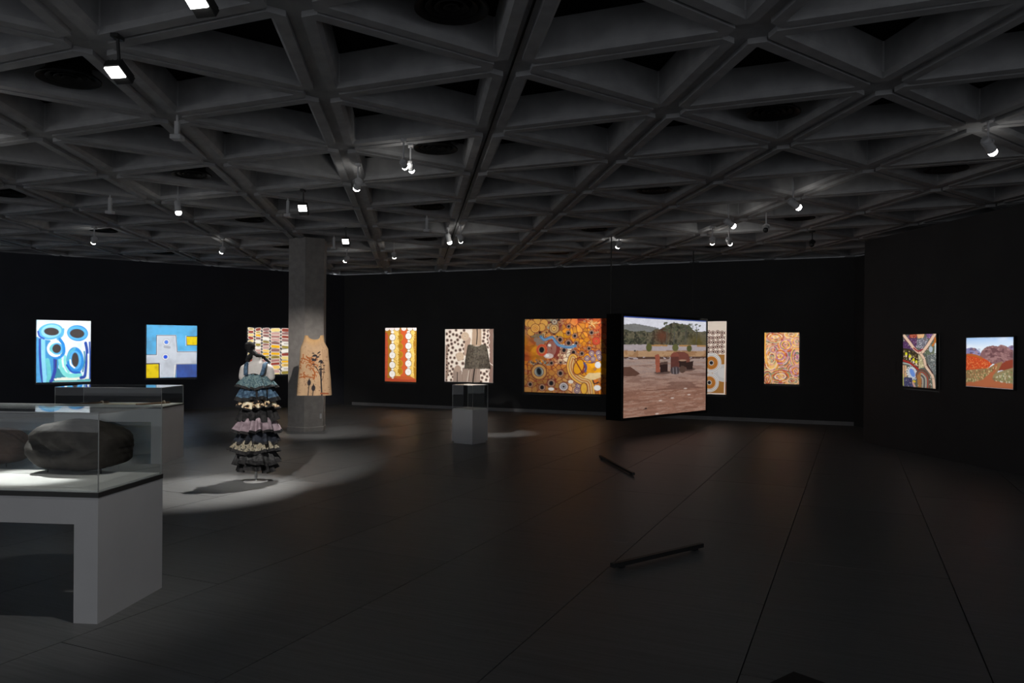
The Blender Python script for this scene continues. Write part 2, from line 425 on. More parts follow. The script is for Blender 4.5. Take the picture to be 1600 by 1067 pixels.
# ================================================================== PICTURES
class Canvas:
    """paint laid down on a grid of points; coordinates are x to the right and y down"""
    def __init__(s, x0, y0, x1, y1, n, seed=1):
        s.x0, s.y0, s.x1, s.y1 = x0, y0, x1, y1
        s.nx = n; s.ny = max(8, int(n * (y1 - y0) / (x1 - x0)))
        s.X, s.Y = np.meshgrid(np.linspace(x0, x1, s.nx), np.linspace(y0, y1, s.ny))
        s.A = np.zeros((s.ny, s.nx, 3)); s.px = (x1 - x0) / (n - 1); s.rng = np.random.default_rng(seed)
    def noise(s, scale, sy=None, seed=0):
        r = np.random.default_rng(seed + 11); sy = sy or scale
        out = np.zeros_like(s.X); amp = 1.0; tot = 0
        for o in range(3):
            g = r.random((80, 80)); u = (s.X / scale * 2 ** o + 7.3) % 78; v = (s.Y / sy * 2 ** o + 3.1) % 78
            i, j = u.astype(int), v.astype(int); a, b = u - i, v - j; a = a * a * (3 - 2 * a); b = b * b * (3 - 2 * b)
            out += amp * ((g[j, i] * (1 - a) + g[j, i + 1] * a) * (1 - b) + (g[j + 1, i] * (1 - a) + g[j + 1, i + 1] * a) * b); tot += amp; amp *= 0.5
        return out / tot
    def put(s, mask, col):
        m = np.clip(mask, 0, 1)[..., None]; c = srgb(col) if not isinstance(col, np.ndarray) or col.ndim == 1 else col
        s.A = s.A * (1 - m) + c * m
    def fill(s, col): s.put(np.ones_like(s.X), col)
    def rect(s, x0, y0, x1, y1, col): s.put(((s.X >= x0) & (s.X <= x1) & (s.Y >= y0) & (s.Y <= y1)).astype(float), col)
    def _e(s, cx, cy, rx, ry, rot=0):
        c, d = math.cos(math.radians(rot)), math.sin(math.radians(rot)); x, y = s.X - cx, s.Y - cy
        return np.hypot((x * c + y * d) / rx, (-x * d + y * c) / ry)
    def ell(s, cx, cy, rx, ry, col, rot=0): s.put((1 - s._e(cx, cy, rx, ry, rot)) * min(rx, ry) / s.px + 0.5, col)
    def rings(s, cx, cy, rs, k=1.0, rot=0):
        for r, col in rs: s.ell(cx, cy, r, r * k, col, rot)
    def poly(s, pts, col):
        ins = np.zeros(s.X.shape, bool); n = len(pts)
        for i in range(n):
            (xa, ya), (xb, yb) = pts[i], pts[(i + 1) % n]
            c = (ya > s.Y) != (yb > s.Y)
            ins ^= c & (s.X < (xb - xa) * (s.Y - ya) / ((yb - ya) or 1e-9) + xa)
        s.put(ins.astype(float), col)
    def curve(s, pts, k=6):
        p = [np.array(q, float) for q in pts]; p = [2 * p[0] - p[1]] + p + [2 * p[-1] - p[-2]]; out = []
        for i in range(1, len(p) - 2):
            for t in np.arange(k) / k:
                out.append(0.5 * (2 * p[i] + (p[i + 1] - p[i - 1]) * t + (2 * p[i - 1] - 5 * p[i] + 4 * p[i + 1] - p[i + 2]) * t * t + (3 * p[i] - p[i - 1] - 3 * p[i + 1] + p[i + 2]) * t ** 3))
        return out + [p[-2]]
    def stroke(s, pts, w, col, smooth=True):
        if smooth and len(pts) > 2: pts = s.curve(pts)
        d = np.full(s.X.shape, 1e9)
        for (xa, ya), (xb, yb) in zip(pts[:-1], pts[1:]):
            dx, dy = xb - xa, yb - ya; L = dx * dx + dy * dy or 1e-9
            t = np.clip(((s.X - xa) * dx + (s.Y - ya) * dy) / L, 0, 1)
            d = np.minimum(d, np.hypot(s.X - xa - t * dx, s.Y - ya - t * dy))
        s.put((w / 2 - d) / s.px + 0.5, col)
    def voronoi(s, n, seed):
        r = np.random.default_rng(seed); P = np.c_[r.uniform(s.x0, s.x1, n), r.uniform(s.y0, s.y1, n)]
        d1 = np.full(s.X.shape, 1e9); d2 = d1.copy(); k = np.zeros(s.X.shape, int)
        for i, (x, y) in enumerate(P):
            d = np.hypot(s.X - x, s.Y - y); c = d < d1
            d2 = np.where(c, d1, np.minimum(d2, d)); k = np.where(c, i, k); d1 = np.minimum(d1, d)
        return P, d1, d2, k
    def vary(s, scale, amt, seed=3, sy=None): s.A = np.clip(s.A * (1 - amt + 2 * amt * s.noise(scale, sy, seed))[..., None], 0, 1)
    def surface(s, name, TL, TR, BL, material, round_r=0.0):
        """flat painted sheet spanned by three corners, carrying the paint as a colour attribute"""
        TL, ex, ey = Vector(TL), Vector(TR) - Vector(TL), Vector(BL) - Vector(TL)
        u = (s.X - s.x0) / (s.x1 - s.x0); v = (s.Y - s.y0) / (s.y1 - s.y0)
        co = np.array(TL)[None, None] + u[..., None] * np.array(ex) + v[..., None] * np.array(ey)
        return s.grid_mesh(name, co, material)
    def grid_mesh(s, name, co, material):
        ny, nx = co.shape[:2]; idx = np.arange(ny * nx).reshape(ny, nx)
        q = np.stack([idx[:-1, :-1], idx[1:, :-1], idx[1:, 1:], idx[:-1, 1:]], -1).reshape(-1, 4)
        me = bpy.data.meshes.new(name); me.vertices.add(ny * nx); me.vertices.foreach_set('co', co.reshape(-1).astype(np.float32))
        me.loops.add(q.size); me.loops.foreach_set('vertex_index', q.reshape(-1).astype(np.int32))
        me.polygons.add(len(q)); me.polygons.foreach_set('loop_start', np.arange(0, q.size, 4, dtype=np.int32))
        me.update(calc_edges=True); me.validate()
        at = me.color_attributes.new('paint', 'FLOAT_COLOR', 'POINT')
        rgba = np.ones((ny * nx, 4), np.float32); rgba[:, :3] = s.A.reshape(-1, 3); at.data.foreach_set('color', rgba.reshape(-1))
        me.materials.append(material); return me

LIT = {}                                     # picture key -> centre and four corners, for the lamps
def hang(key, name, label, cat, canvas, P, u, x0, x1, yt, yb, thick=0.045, edge='canvas_edge', frame=0.0):
    """picture on the wall plane (P, u) seen between columns x0..x1 and rows yt..yb at its middle"""
    n = Vector((u.y, -u.x, 0)); n = n if n.dot(EY - P) > 0 else -n
    Pf = P + n * (thick + 0.003)
    xm = (x0 + x1) / 2
    a, b = at_wall(x0, yt, Pf, u), at_wall(x1, yt, Pf, u); t, m = at_wall(xm, yt, Pf, u), at_wall(xm, yb, Pf, u)
    zt, zb = t.z, m.z
    TL, TR, BL, BR = Vector((a.x, a.y, zt)), Vector((b.x, b.y, zt)), Vector((a.x, a.y, zb)), Vector((b.x, b.y, zb))
    c = (TL + BR) / 2; base = Vector((c.x, c.y, zb)) - n * (thick + 0.003)
    T = thing(name, label, cat, base)
    d = (TR - TL).normalized()
    me = canvas.surface('painted_face', TL - base + n * 0.001, TR - base + n * 0.001, BL - base + n * 0.001, M['paint'])
    link('painted_face', me, T)
    mb = MB(); mb.box(n * (thick / 2 + 0.003) + Vector((0, 0, (zt - zb) / 2)), ((TR - TL).length, thick, zt - zb), ax=(d, n, ZV)); mb.build('stretcher', M[edge], T)
    if frame:
        w, h = (TR - TL).length, zt - zb; f = frame
        for (ox, oz, sx, sz) in ((0, h + f / 2, w + 2 * f, f), (0, -f / 2, w + 2 * f, f), (-w / 2 - f / 2, h / 2, f, h), (w / 2 + f / 2, h / 2, f, h)):
            mb = MB(); mb.box(d * ox + n * (thick / 2 + 0.005) + Vector((0, 0, oz)), (sx, thick + 0.01, sz), ax=(d, n, ZV), bev=0.003); mb.build('frame_bar', M['black_metal'], T)
    LIT[key] = (c + n * 0.0, [TL, TR, BR, BL], n)
    return T
# ---- blue and white picture with five dark ovals in it
def pic_ovals():
    c = Canvas(148, 88, 912, 945, 110, 1)
    W, LB, SK, BL, NV, TQ, CR, DK = (246, 250, 253), (150, 215, 250), (92, 178, 240), (48, 140, 215), (52, 72, 165), (110, 200, 205), (236, 238, 222), (70, 62, 60)
    c.fill(W)
    c.put(c.noise(260, 220, 4) * 1.4 - 0.62, LB)
    c.poly([(148, 330), (330, 350), (470, 620), (420, 945), (148, 945)], (70, 150, 205))
    c.stroke([(160, 345), (165, 640), (190, 945)], 50, (88, 165, 220)); c.stroke([(196, 360), (198, 560), (215, 800), (240, 945)], 32, NV)
    c.stroke([(240, 365), (245, 600), (270, 945)], 56, (140, 212, 245)); c.stroke([(300, 640), (325, 800), (315, 945)], 60, TQ)
    c.poly([(430, 740), (640, 860), (900, 880), (900, 945), (380, 945)], (62, 140, 160)); c.poly([(380, 895), (620, 868), (912, 872), (912, 905), (420, 935)], CR)
    c.poly([(360, 925), (912, 915), (912, 945), (350, 945)], (95, 175, 175))
    c.stroke([(405, 630), (405, 780), (370, 900), (350, 930)], 46, NV); c.stroke([(424, 640), (420, 740)], 14, (66, 58, 92))
    c.stroke([(480, 640), (500, 760), (580, 850), (760, 850)], 60, (130, 220, 215)); c.stroke([(510, 640), (525, 730)], 26, W)
    c.stroke([(545, 590), (550, 700), (600, 800)], 40, (140, 222, 220))
    c.stroke([(838, 400), (860, 520), (850, 700), (830, 860), (775, 888)], 44, (44, 78, 165)); c.stroke([(895, 390), (905, 600), (905, 900)], 26, (52, 90, 178))
    c.stroke([(880, 560), (880, 700), (868, 850)], 26, CR); c.stroke([(820, 520), (825, 640), (800, 800)], 22, (70, 140, 160))
    c.ell(350, 240, 188, 122, W, -8); c.ell(342, 245, 176, 112, SK, -8); c.stroke([(172, 250), (190, 310), (250, 345)], 26, (60, 90, 190)); c.ell(352, 240, 140, 90, LB, -8); c.ell(355, 246, 104, 54, DK, 3)
    c.stroke([(520, 210), (505, 290), (440, 345)], 30, SK)
    c.ell(722, 262, 162, 124, W, 5); c.ell(722, 262, 152, 112, BL, 5); c.ell(718, 262, 140, 98, SK, 5); c.ell(715, 267, 104, 64, DK, 3)
    c.ell(430, 495, 120, 132, BL); c.ell(412, 480, 118, 116, W); c.ell(425, 485, 98, 84, TQ); c.ell(440, 480, 74, 78, SK); c.ell(428, 480, 60, 62, DK, 12)
    c.stroke([(470, 350), (520, 430), (525, 540), (470, 600)], 44, BL)
    c.stroke([(330, 520), (400, 568), (470, 572)], 16, W)
    c.ell(690, 645, 124, 188, BL, -4); c.stroke([(585, 640), (610, 540), (680, 480)], 34, (90, 180, 205)); c.stroke([(570, 710), (640, 800), (760, 815)], 26, (46, 92, 190))
    c.ell(692, 640, 84, 130, SK, -4); c.stroke([(618, 640), (630, 700), (680, 742)], 24, W); c.ell(690, 635, 50, 102, DK, -2)
    c.vary(60, 0.10, 9, 40); return c
# ---- pale cross on blue with yellow blocks
def pic_cross():
    c = Canvas(98, 120, 890, 968, 104, 2); GR, BKL, YL = (206, 211, 219), (58, 48, 66), (236, 206, 22)
    c.fill((92, 178, 226)); c.put((c.noise(170, 120, 2) - 0.5) * 1.6, (92, 130, 160)); c.put((c.noise(220, 200, 6) - 0.56) * 1.6, (122, 200, 250))
    cross = [(98, 600), (258, 600), (256, 292), (548, 288), (572, 552), (890, 550), (890, 748), (560, 750), (540, 968), (300, 968), (294, 742), (98, 744)]
    c.poly(cross, GR); c.put(((c.noise(110, 150, 5) - 0.48) * 1.3) * (np.abs(c.A[..., 0] - srgb(GR)[0]) < 0.02), (160, 164, 172))
    c.rect(98, 748, 292, 968, YL); c.rect(562, 758, 890, 968, (64, 92, 168)); c.put((c.noise(90, 160, 8) - 0.5) * 1.4 * ((c.X > 562) & (c.Y > 758)), (62, 70, 108))
    c.rect(722, 302, 890, 442, YL); c.put((c.noise(70, 60, 3) - 0.52) * 2 * ((c.X > 740) & (c.Y > 320) & (c.Y < 425)), (170, 142, 20)); c.put((c.noise(70, 90, 13) - 0.55) * 2 * ((c.X < 290) & (c.Y > 760)), (180, 150, 20))
    c.stroke([(98, 604), (256, 602), (258, 292), (548, 286), (572, 552), (890, 550)], 20, (238, 240, 244), False)
    c.stroke([(98, 599), (252, 598), (252, 290), (550, 284), (574, 552), (890, 550)], 10, BKL, False)
    c.stroke([(98, 742), (294, 738), (298, 968)], 18, BKL, False); c.stroke([(312, 760), (314, 968)], 10, (236, 238, 240), False)
    c.stroke([(890, 746), (562, 750), (548, 968)], 9, (150, 134, 130), False); c.stroke([(540, 770), (530, 968)], 14, (240, 238, 232), False)
    c.stroke([(890, 298), (718, 298), (726, 440), (890, 442)], 10, BKL, False); c.stroke([(712, 290), (712, 450)], 8, (236, 240, 244), False)
    for x, y, k in ((403, 395, (86, 132, 232)), (391, 632, (36, 84, 226))):
        c.rings(x, y, [(58, (186, 190, 198)), (46, (242, 244, 246)), (34, (140, 148, 176)), (28, k)])
    c.stroke([(380, 470), (450, 480)], 40, (172, 176, 184)); c.vary(40, 0.05, 5); return c
# ---- stacked lozenges in columns
def pic_lozenges():
    c = Canvas(352, 85, 905, 645, 120, 3); c.fill((38, 38, 52))
    cols = [(352, 424), (432, 505), (513, 600), (606, 722), (728, 852), (858, 905)]
    pal = [(238, 216, 136), (176, 122, 118), (238, 236, 230), (236, 178, 20), (156, 62, 50), (204, 162, 156), (156, 140, 56), (150, 108, 108), (244, 206, 110)]
    for k, (a, b) in enumerate(cols):
        y = 92; i = 0
        while y < 660:
            h = c.rng.uniform(36, 48) * (0.88 if k < 3 else 1.0); pc = pal[(i * 4 + k * 3 + int(c.rng.integers(0, 3))) % 9]
            cx, w = (a + b) / 2, (b - a) / 2 + 4; sk = c.rng.uniform(-4, 4)
            c.stroke([(cx - w + h / 2 + 2, y + h / 2 - sk), (cx, y + h / 2 + c.rng.uniform(-4, 4)), (cx + w - h / 2 - 2, y + h / 2 + sk)], h - 2, (238, 228, 214))
            c.stroke([(cx - w + h / 2 + 6, y + h / 2 - sk), (cx, y + h / 2), (cx + w - h / 2 - 6, y + h / 2 + sk)], h - 10, pc)
            if c.rng.random() < 0.25: c.stroke([(cx - w * 0.4, y + h / 2), (cx + w * 0.4, y + h / 2)], 7, (110, 70, 60))
            y += h; i += 1
    return c
# ---- ochre and orange bands with two strings of white discs
def pic_discs():
    c = Canvas(97, 95, 487, 770, 96, 4)
    RD, OC, YE, OR = (176, 72, 46), (168, 118, 30), (232, 196, 104), (206, 92, 48)
    c.fill(OC); c.poly([(97, 150), (125, 160), (135, 420), (128, 770), (97, 770)], RD)
    for yy in (210, 300, 390, 480, 570, 660): c.ell(112, yy, 24, 40, (186, 78, 48))
    c.stroke([(230, 130), (235, 300), (228, 460), (240, 640), (300, 712)], 74, YE); c.stroke([(330, 130), (340, 260), (325, 420), (345, 560), (330, 700)], 80, OR)
    c.stroke([(440, 150), (425, 300), (440, 450), (430, 600), (440, 720)], 46, YE)
    for yy in (215, 330, 430, 540, 640): c.ell(288, yy, 34, 42, (186, 138, 28)); c.ell(288, yy, 24, 30, (172, 118, 26))
    for k in range(150):
        x, y = c.rng.uniform(205, 268), c.rng.uniform(140, 710); c.ell(x, y, 4, 4, (250, 226, 150) if k % 3 else (170, 110, 40))
    for k in range(90):
        x, y = c.rng.uniform(412, 470), c.rng.uniform(160, 720); c.ell(x, y, 4, 4, (250, 226, 150) if k % 3 else (180, 120, 40))
    c.poly([(97, 735), (200, 715), (300, 735), (487, 730), (487, 770), (97, 770)], RD); c.poly([(200, 700), (420, 700), (487, 735), (300, 740)], (190, 90, 46))
    for x in (118, 180, 245, 330, 405, 470): c.rings(x, 102, [(34, (110, 84, 60)), (31, (240, 234, 230)), (16, (205, 196, 190)), (12, (240, 234, 230))])
    for x, ys in ((188, (215, 335, 440, 562, 675)), (388, (200, 322, 440, 540, 645))):
        for a, b in zip(ys[:-1], ys[1:]): c.ell(x + 4, (a + b) / 2, 15, 15, (240, 236, 228))
        c.ell(x, 150, 20, 16, (240, 236, 228)); c.ell(x + 6, 720 if x < 200 else 590, 14, 12, (240, 236, 228))
        for y in ys: c.rings(x, y, [(41, (96, 68, 44)), (36, (244, 240, 236)), (24, (206, 196, 190)), (20, (244, 240, 236)), (9, (196, 184, 176)), (5, (240, 236, 230))], 1.12)
    return c
# ---- cream bark-like picture with dark-centred cells
def pic_cells():
    c = Canvas(847, 108, 1447, 778, 140, 5); CR, BR, DB = (242, 232, 220), (150, 126, 112), (42, 36, 34)
    c.fill(CR); c.poly([(847, 300), (890, 330), (880, 500), (900, 640), (870, 778), (847, 778)], BR); c.poly([(1400, 108), (1447, 108), (1447, 778), (1400, 778), (1385, 600), (1405, 400), (1380, 250)], (140, 112, 102))
    def cells(n, x0, x1, y0, y1, r, seed):
        g = np.random.default_rng(seed); P = []
        for _ in range(4000):
            x, y = g.uniform(x0, x1), g.uniform(y0, y1)
            if all((x - a) ** 2 + (y - b) ** 2 > (r * 2.15) ** 2 for a, b in P): P.append((x, y))
            if len(P) >= n: break
        for x, y in P:
            q = r * g.uniform(0.75, 1.1); c.rings(x, y, [(q, (176, 150, 134)), (q * 0.66, (128, 106, 96)), (q * 0.42, DB)], 1.1)
    cells(40, 866, 1095, 120, 560, 21, 2); cells(12, 866, 950, 560, 765, 19, 3); cells(14, 1310, 1385, 120, 350, 20, 4); cells(8, 1295, 1380, 630, 770, 20, 5)
    c.stroke([(1140, 240), (1120, 350), (1120, 420)], 64, (190, 162, 144)); c.poly([(1190, 108), (1300, 108), (1305, 320), (1180, 320)], (196, 170, 146)); c.poly([(1070, 600), (1290, 600), (1290, 778), (1060, 778)], (148, 128, 116))
    for x in (1205, 1222, 1275, 1290): c.stroke([(x, 110), (x + 2, 220), (x - 4, 330)], 5, (160, 134, 116))
    for x in (1085, 1105, 1125, 1175, 1255, 1275): c.stroke([(x + 8, 610), (x - 2, 700), (x, 778)], 4, (196, 178, 164))
    c.stroke([(1248, 110), (1250, 180), (1242, 300)], 13, DB); c.stroke([(1220, 610), (1208, 700), (1200, 778)], 16, DB); c.stroke([(1150, 630), (1140, 700), (1130, 770)], 6, CR)
    c.poly([(950, 778), (955, 640), (1010, 575), (1060, 640), (1070, 778)], (160, 140, 128)); c.stroke([(1006, 640), (1004, 778)], 9, DB); c.ell(1010, 610, 40, 42, (178, 154, 138))
    for x, y in ((1100, 200), (1038, 455)):
        for r, k in ((50, (226, 204, 180)), (44, (186, 158, 134)), (38, (222, 200, 176)), (30, (192, 164, 140)), (23, (224, 202, 178)), (14, (196, 168, 144)), (9, (228, 208, 184)), (4, DB)): c.ell(x, y, r, r * 1.08, k)
    for k in range(7): c.stroke([(1386, 140 + k * 90), (1400, 180 + k * 90), (1384, 220 + k * 90)], 8, CR)
    c.stroke([(849, 110), (851, 440), (850, 776)], 10, (246, 238, 226)); c.stroke([(1355, 340), (1395, 420), (1400, 520), (1440, 560)], 8, CR)
    c.vary(30, 0.06, 4); return c
# ---- large picture of interlocking orange cells and ringed eyes
def pic_eyes():
    c = Canvas(85, 68, 1150, 1000, 180, 6); MR = (128, 46, 40)
    P, d1, d2, k = c.voronoi(360, 8); g = np.random.default_rng(5)
    n1, n2 = c.noise(300, 300, 2), c.noise(220, 260, 5)
    base = srgb((214, 128, 42))[None, None] * np.ones(c.X.shape + (1,))
    def mixin(m, col):
        nonlocal base
        m = np.clip(m, 0, 1)[..., None]; base = base * (1 - m) + srgb(col) * m
    mixin((420 - c.X) / 200 * ((c.Y > 250) & (c.Y < 600)), (176, 82, 40)); mixin((c.X - 560) / 200 * (c.Y < 330), (206, 96, 50)); mixin((n1 - 0.5) * 3, (240, 176, 30)); mixin((n2 - 0.52) * 3, (190, 132, 76))
    mixin((c.Y - 620) / 200 * (c.X < 640), (184, 130, 70)); mixin(((c.X - 420) / 120) * (c.Y > 380) * (c.X < 700) * (c.Y < 640) * 0.6, (238, 222, 190))
    mixin((300 - c.Y) / 160 * (c.X < 560), (172, 140, 96)); mixin((c.X - 640) / 120 * (c.Y > 500) * (c.Y < 760), (232, 158, 26)); mixin((c.X - 600) / 150 * (c.Y > 800) * (c.X < 830), (222, 190, 150))
    tint = g.uniform(0.72, 1.25, len(P)); warm = g.uniform(-0.12, 0.12, len(P))
    c.A = np.clip(base * tint[k][..., None] * (1 + warm[k][..., None] * np.array([0.3, 1, 1.2])), 0, 1)
    calm = ((c.X < 330) & (c.Y > 270) & (c.Y < 600)) | ((c.X > 860) & (c.Y > 500) & (c.Y < 760))
    c.put((6.5 - (d2 - d1) / 1.6) / c.px * ~calm, MR)
    for i, (x, y) in enumerate(P):
        if i % 4 == 0 and not (x < 330 and 270 < y < 600): c.rings(x, y, [(17, (150, 66, 50)), (11, (228, 176, 120)), (6, (60, 34, 40))])
    GY = (142, 150, 138); BK = (26, 28, 32)
    for i in range(26):                      # grey and black chips of the upper left
        x, y = g.uniform(95, 520), g.uniform(80, 300); c.ell(x, y, g.uniform(8, 20), g.uniform(6, 14), (BK, GY, (196, 164, 110))[i % 3], g.uniform(0, 180))
    for x in range(160, 330, 18): c.stroke([(x, 262), (x + 6, 300)], 12, BK); c.stroke([(x + 9, 262), (x + 14, 296)], 6, (214, 196, 150))
    for x, y in ((130, 120), (240, 95), (330, 120), (165, 235), (300, 175), (170, 130)): c.rings(x, y, [(52, MR), (46, (216, 160, 78))])
    c.rings(220, 185, [(60, MR), (52, (228, 176, 92)), (36, (196, 96, 44)), (30, (226, 170, 80)), (16, (180, 70, 40)), (9, (232, 186, 110))])
    c.rings(455, 190, [(64, (120, 84, 60)), (54, (196, 158, 106)), (38, (150, 110, 70)), (28, (220, 178, 100)), (12, (150, 96, 50))]); c.rings(460, 105, [(38, (96, 92, 88)), (28, (188, 172, 150)), (14, (120, 90, 80))])
    c.stroke([(230, 330), (310, 360), (260, 380)], 60, (140, 122, 110))
    c.ell(440, 440, 92, 110, (134, 56, 48)); 
    for r in (80, 62, 44, 26): c.ell(425, 440, r * 0.72, r * 1.15, (176, 132, 116)); c.ell(425, 440, r * 0.72 - 7, r * 1.15 - 7, (142, 74, 66))
    c.ell(400, 400, 20, 18, (232, 222, 212)); c.ell(390, 535, 60, 32, (216, 196, 190)); c.ell(370, 530, 26, 20, (240, 236, 232))
    c.rings(304, 462, [(70, (208, 92, 60)), (56, (190, 60, 40)), (50, (212, 104, 64)), (40, (160, 128, 96))], 1.08); c.ell(302, 458, 30, 36, BK)
    for x, y, r in ((255, 420, 0),): pass
    for i in range(24):
        x, y = g.uniform(140, 400), g.uniform(590, 650); c.ell(x, y, g.uniform(7, 22), g.uniform(6, 13), (BK, GY, (120, 104, 92))[i % 3], g.uniform(0, 180))
    c.rings(270, 738, [(104, (116, 52, 44)), (92, (196, 142, 78)), (74, (214, 168, 104)), (64, (116, 52, 44)), (56, (156, 164, 156))], 1.02); c.ell(270, 735, 38, 58, (104, 112, 116), -10); c.ell(270, 733, 26, 44, BK, -12)
    for x, y, rs in ((537, 752, 46), (425, 878, 52), (580, 462, 44), (310, 935, 46), (797, 502, 34), (160, 900, 40), (425, 625, 34), (540, 618, 24), (695, 488, 40), (635, 372, 44), (632, 245, 34), (912, 242, 34), (882, 438, 30), (728, 374, 30), (530, 330, 44), (710, 282, 34), (635, 165, 30)):
        c.rings(x, y, [(rs, (112, 52, 50)), (rs * 0.84, (176, 138, 110)), (rs * 0.6, (110, 78, 76))], 1.05); c.ell(x, y, rs * 0.42, rs * 0.5, BK)
    c.rings(578, 918, [(62, (110, 44, 44)), (52, (206, 196, 190)), (34, (120, 128, 150)), (24, (190, 180, 178)), (14, BK)], 0.95)
    c.rings(968, 345, [(48, (176, 52, 40)), (38, (212, 84, 56)), (26, (176, 52, 40)), (18, (216, 110, 60)), (7, BK)])
    for x, y in ((915, 498), (860, 562), (932, 566), (995, 495), (1008, 545), (758, 905), (740, 962)): c.rings(x, y, [(34, (76, 74, 124)), (25, (214, 170, 140)), (18, (86, 86, 140)), (10, (226, 200, 160))], 1.1)
    for w, col in ((120, MR), (104, (232, 178, 84)), (58, MR), (46, (226, 190, 130)), (14, (190, 110, 50))): c.stroke([(690, 560), (668, 660), (700, 760), (790, 830), (880, 860), (905, 1000)], w, col)
    c.ell(760, 670, 66, 104, MR, 20); c.ell(760, 668, 54, 92, (234, 164, 34), 20); c.stroke([(720, 590), (810, 750)], 14, MR); c.stroke([(705, 575), (790, 550)], 14, MR)
    c.stroke([(826, 620), (850, 665), (840, 720)], 24, (82, 84, 130)); c.stroke([(830, 612), (930, 612), (1020, 580)], 10, (90, 60, 90))
    c.ell(990, 640, 36, 40, (236, 238, 246)); c.ell(985, 922, 42, 34, (240, 238, 236)); c.ell(825, 935, 46, 78, MR); c.ell(825, 935, 36, 68, (232, 178, 66))
    c.poly([(820, 800), (880, 740), (1030, 735), (1030, 790), (930, 830)], (236, 206, 150)); c.ell(960, 845, 32, 26, (212, 112, 40)); c.stroke([(930, 830), (950, 872), (1000, 850)], 14, (40, 36, 50))
    c.ell(425, 952, 36, 20, (240, 238, 236)); c.ell(665, 855, 30, 22, (238, 228, 214))
    c.stroke([(290, 295), (340, 330), (430, 300), (480, 360), (520, 400), (640, 425), (715, 405)], 36, (86, 130, 172)); c.stroke([(300, 305), (345, 332), (430, 308), (482, 370), (540, 408), (700, 420)], 10, (130, 166, 196))
    for i in range(28):
        a = g.uniform(0, 6.28); r = g.uniform(10, 80); c.stroke([(925, 135), (925 + r * math.cos(a) * 1.1, 135 + r * 0.7 * math.sin(a))], 7, ((238, 200, 130), (206, 130, 60))[i % 2])
    c.vary(24, 0.10, 6); return c
# ---- narrow bark sheet, ringed spots over big ringed circles
def pic_bark():
    c = Canvas(735, 135, 1032, 808, 110, 7); c.fill((238, 226, 214)); BR = (122, 66, 52)
    for y in range(142, 225, 11): c.stroke([(735, y + 3 * math.sin(y)), (850, y - 3), (940, y + 3), (1032, y - 2)], 3, (176, 156, 140))
    g = np.random.default_rng(2)
    for r in range(5):
        for q in range(8):
            x, y = 752 + q * 40 + g.uniform(-5, 5), 240 + r * 44 + g.uniform(-5, 5); c.rings(x, y, [(20, (96, 48, 38)), (14, (226, 206, 190)), (9, (96, 48, 38)), (5, (30, 26, 28))])
    c.rect(735, 440, 1032, 808, (172, 120, 56))
    for x in range(740, 1032, 12): c.stroke([(x, 440), (x + 3, 808)], 3, (148, 96, 40))
    c.ell(1010, 610, 96, 80, (206, 204, 204))
    for r in (86, 74, 62): c.ell(1010, 610, r, r * 0.84, (176, 174, 176)); c.ell(1010, 610, r - 4, r * 0.84 - 4, (208, 206, 206))
    for x, y, r0 in ((897, 518, 90), (880, 700, 86), (770, 600, 70)):
        for f, k in ((1.0, (226, 224, 224)), (0.93, (150, 140, 134)), (0.88, (228, 226, 226)), (0.78, (158, 146, 138)), (0.72, (228, 226, 224)), (0.66, (186, 118, 44)), (0.5, (156, 92, 36)), (0.44, (190, 122, 48)), (0.3, (150, 88, 36)), (0.25, (206, 200, 196)), (0.18, (30, 30, 34))): c.ell(x, y, r0 * f, r0 * f * 1.03, k)
    c.stroke([(738, 138), (738, 805), (1018, 802), (1022, 500), (1030, 140)], 14, (236, 222, 208), False)
    c.stroke([(1034, 138), (1030, 500), (1024, 800)], 5, (120, 50, 56), False)
    return c
# ---- warm swirling rings
def pic_swirls():
    c = Canvas(150, 150, 690, 970, 110, 8); g = np.random.default_rng(3)
    cen = [(320, 222, 1.5, 0.8, 0), (400, 530, 1.0, 1.05, 0), (405, 850, 1.55, 0.85, -5), (480, 345, 1.0, 0.9, 10), (560, 175, 1.2, .7, 0), (660, 290, .9, .9, 0), (265, 560, 0.9, 1.5, 0), (660, 540, 0.8, 1.4, 0), (595, 915, 1.0, .6, 0), (285, 430, .7, .7, 0), (200, 900, .8, 1.2, 0), (640, 760, .9, .9, 30)]
    best = np.full(c.X.shape, 1e9); wh = np.zeros(c.X.shape, int); ang = np.zeros(c.X.shape)
    for i, (x, y, a, b, r) in enumerate(cen):
        d = c._e(x, y, a * 60, b * 60, r); m = d < best; best = np.where(m, d, best); wh = np.where(m, i, wh); ang = np.where(m, np.arctan2(c.Y - y, c.X - x), ang)
    pal = srgb(np.array([(232, 172, 96), (208, 106, 52), (230, 200, 146), (186, 118, 148), (146, 158, 120), (236, 186, 84), (164, 70, 62), (222, 156, 138), (204, 128, 62), (112, 106, 108), (236, 210, 168), (190, 134, 166)]))
    band = np.floor(best * 4.0 + c.noise(120, 120, 3) * 1.5).astype(int); seg = np.floor(ang * 1.6 + wh).astype(int)
    c.A = pal[(band * 5 + seg * 3 * (band % 2) + wh * 7) % 12].copy()
    frac = best * 4.0 + c.noise(120, 120, 3) * 1.5 - band
    c.put((0.14 - frac) * 4, (140, 76, 66)); c.put(0.3 * (c.noise(50, 50, 5) > 0.55), (238, 200, 160))
    c.stroke([(165, 150), (160, 400), (178, 640)], 26, (240, 178, 80)); c.vary(40, 0.08, 2); return c
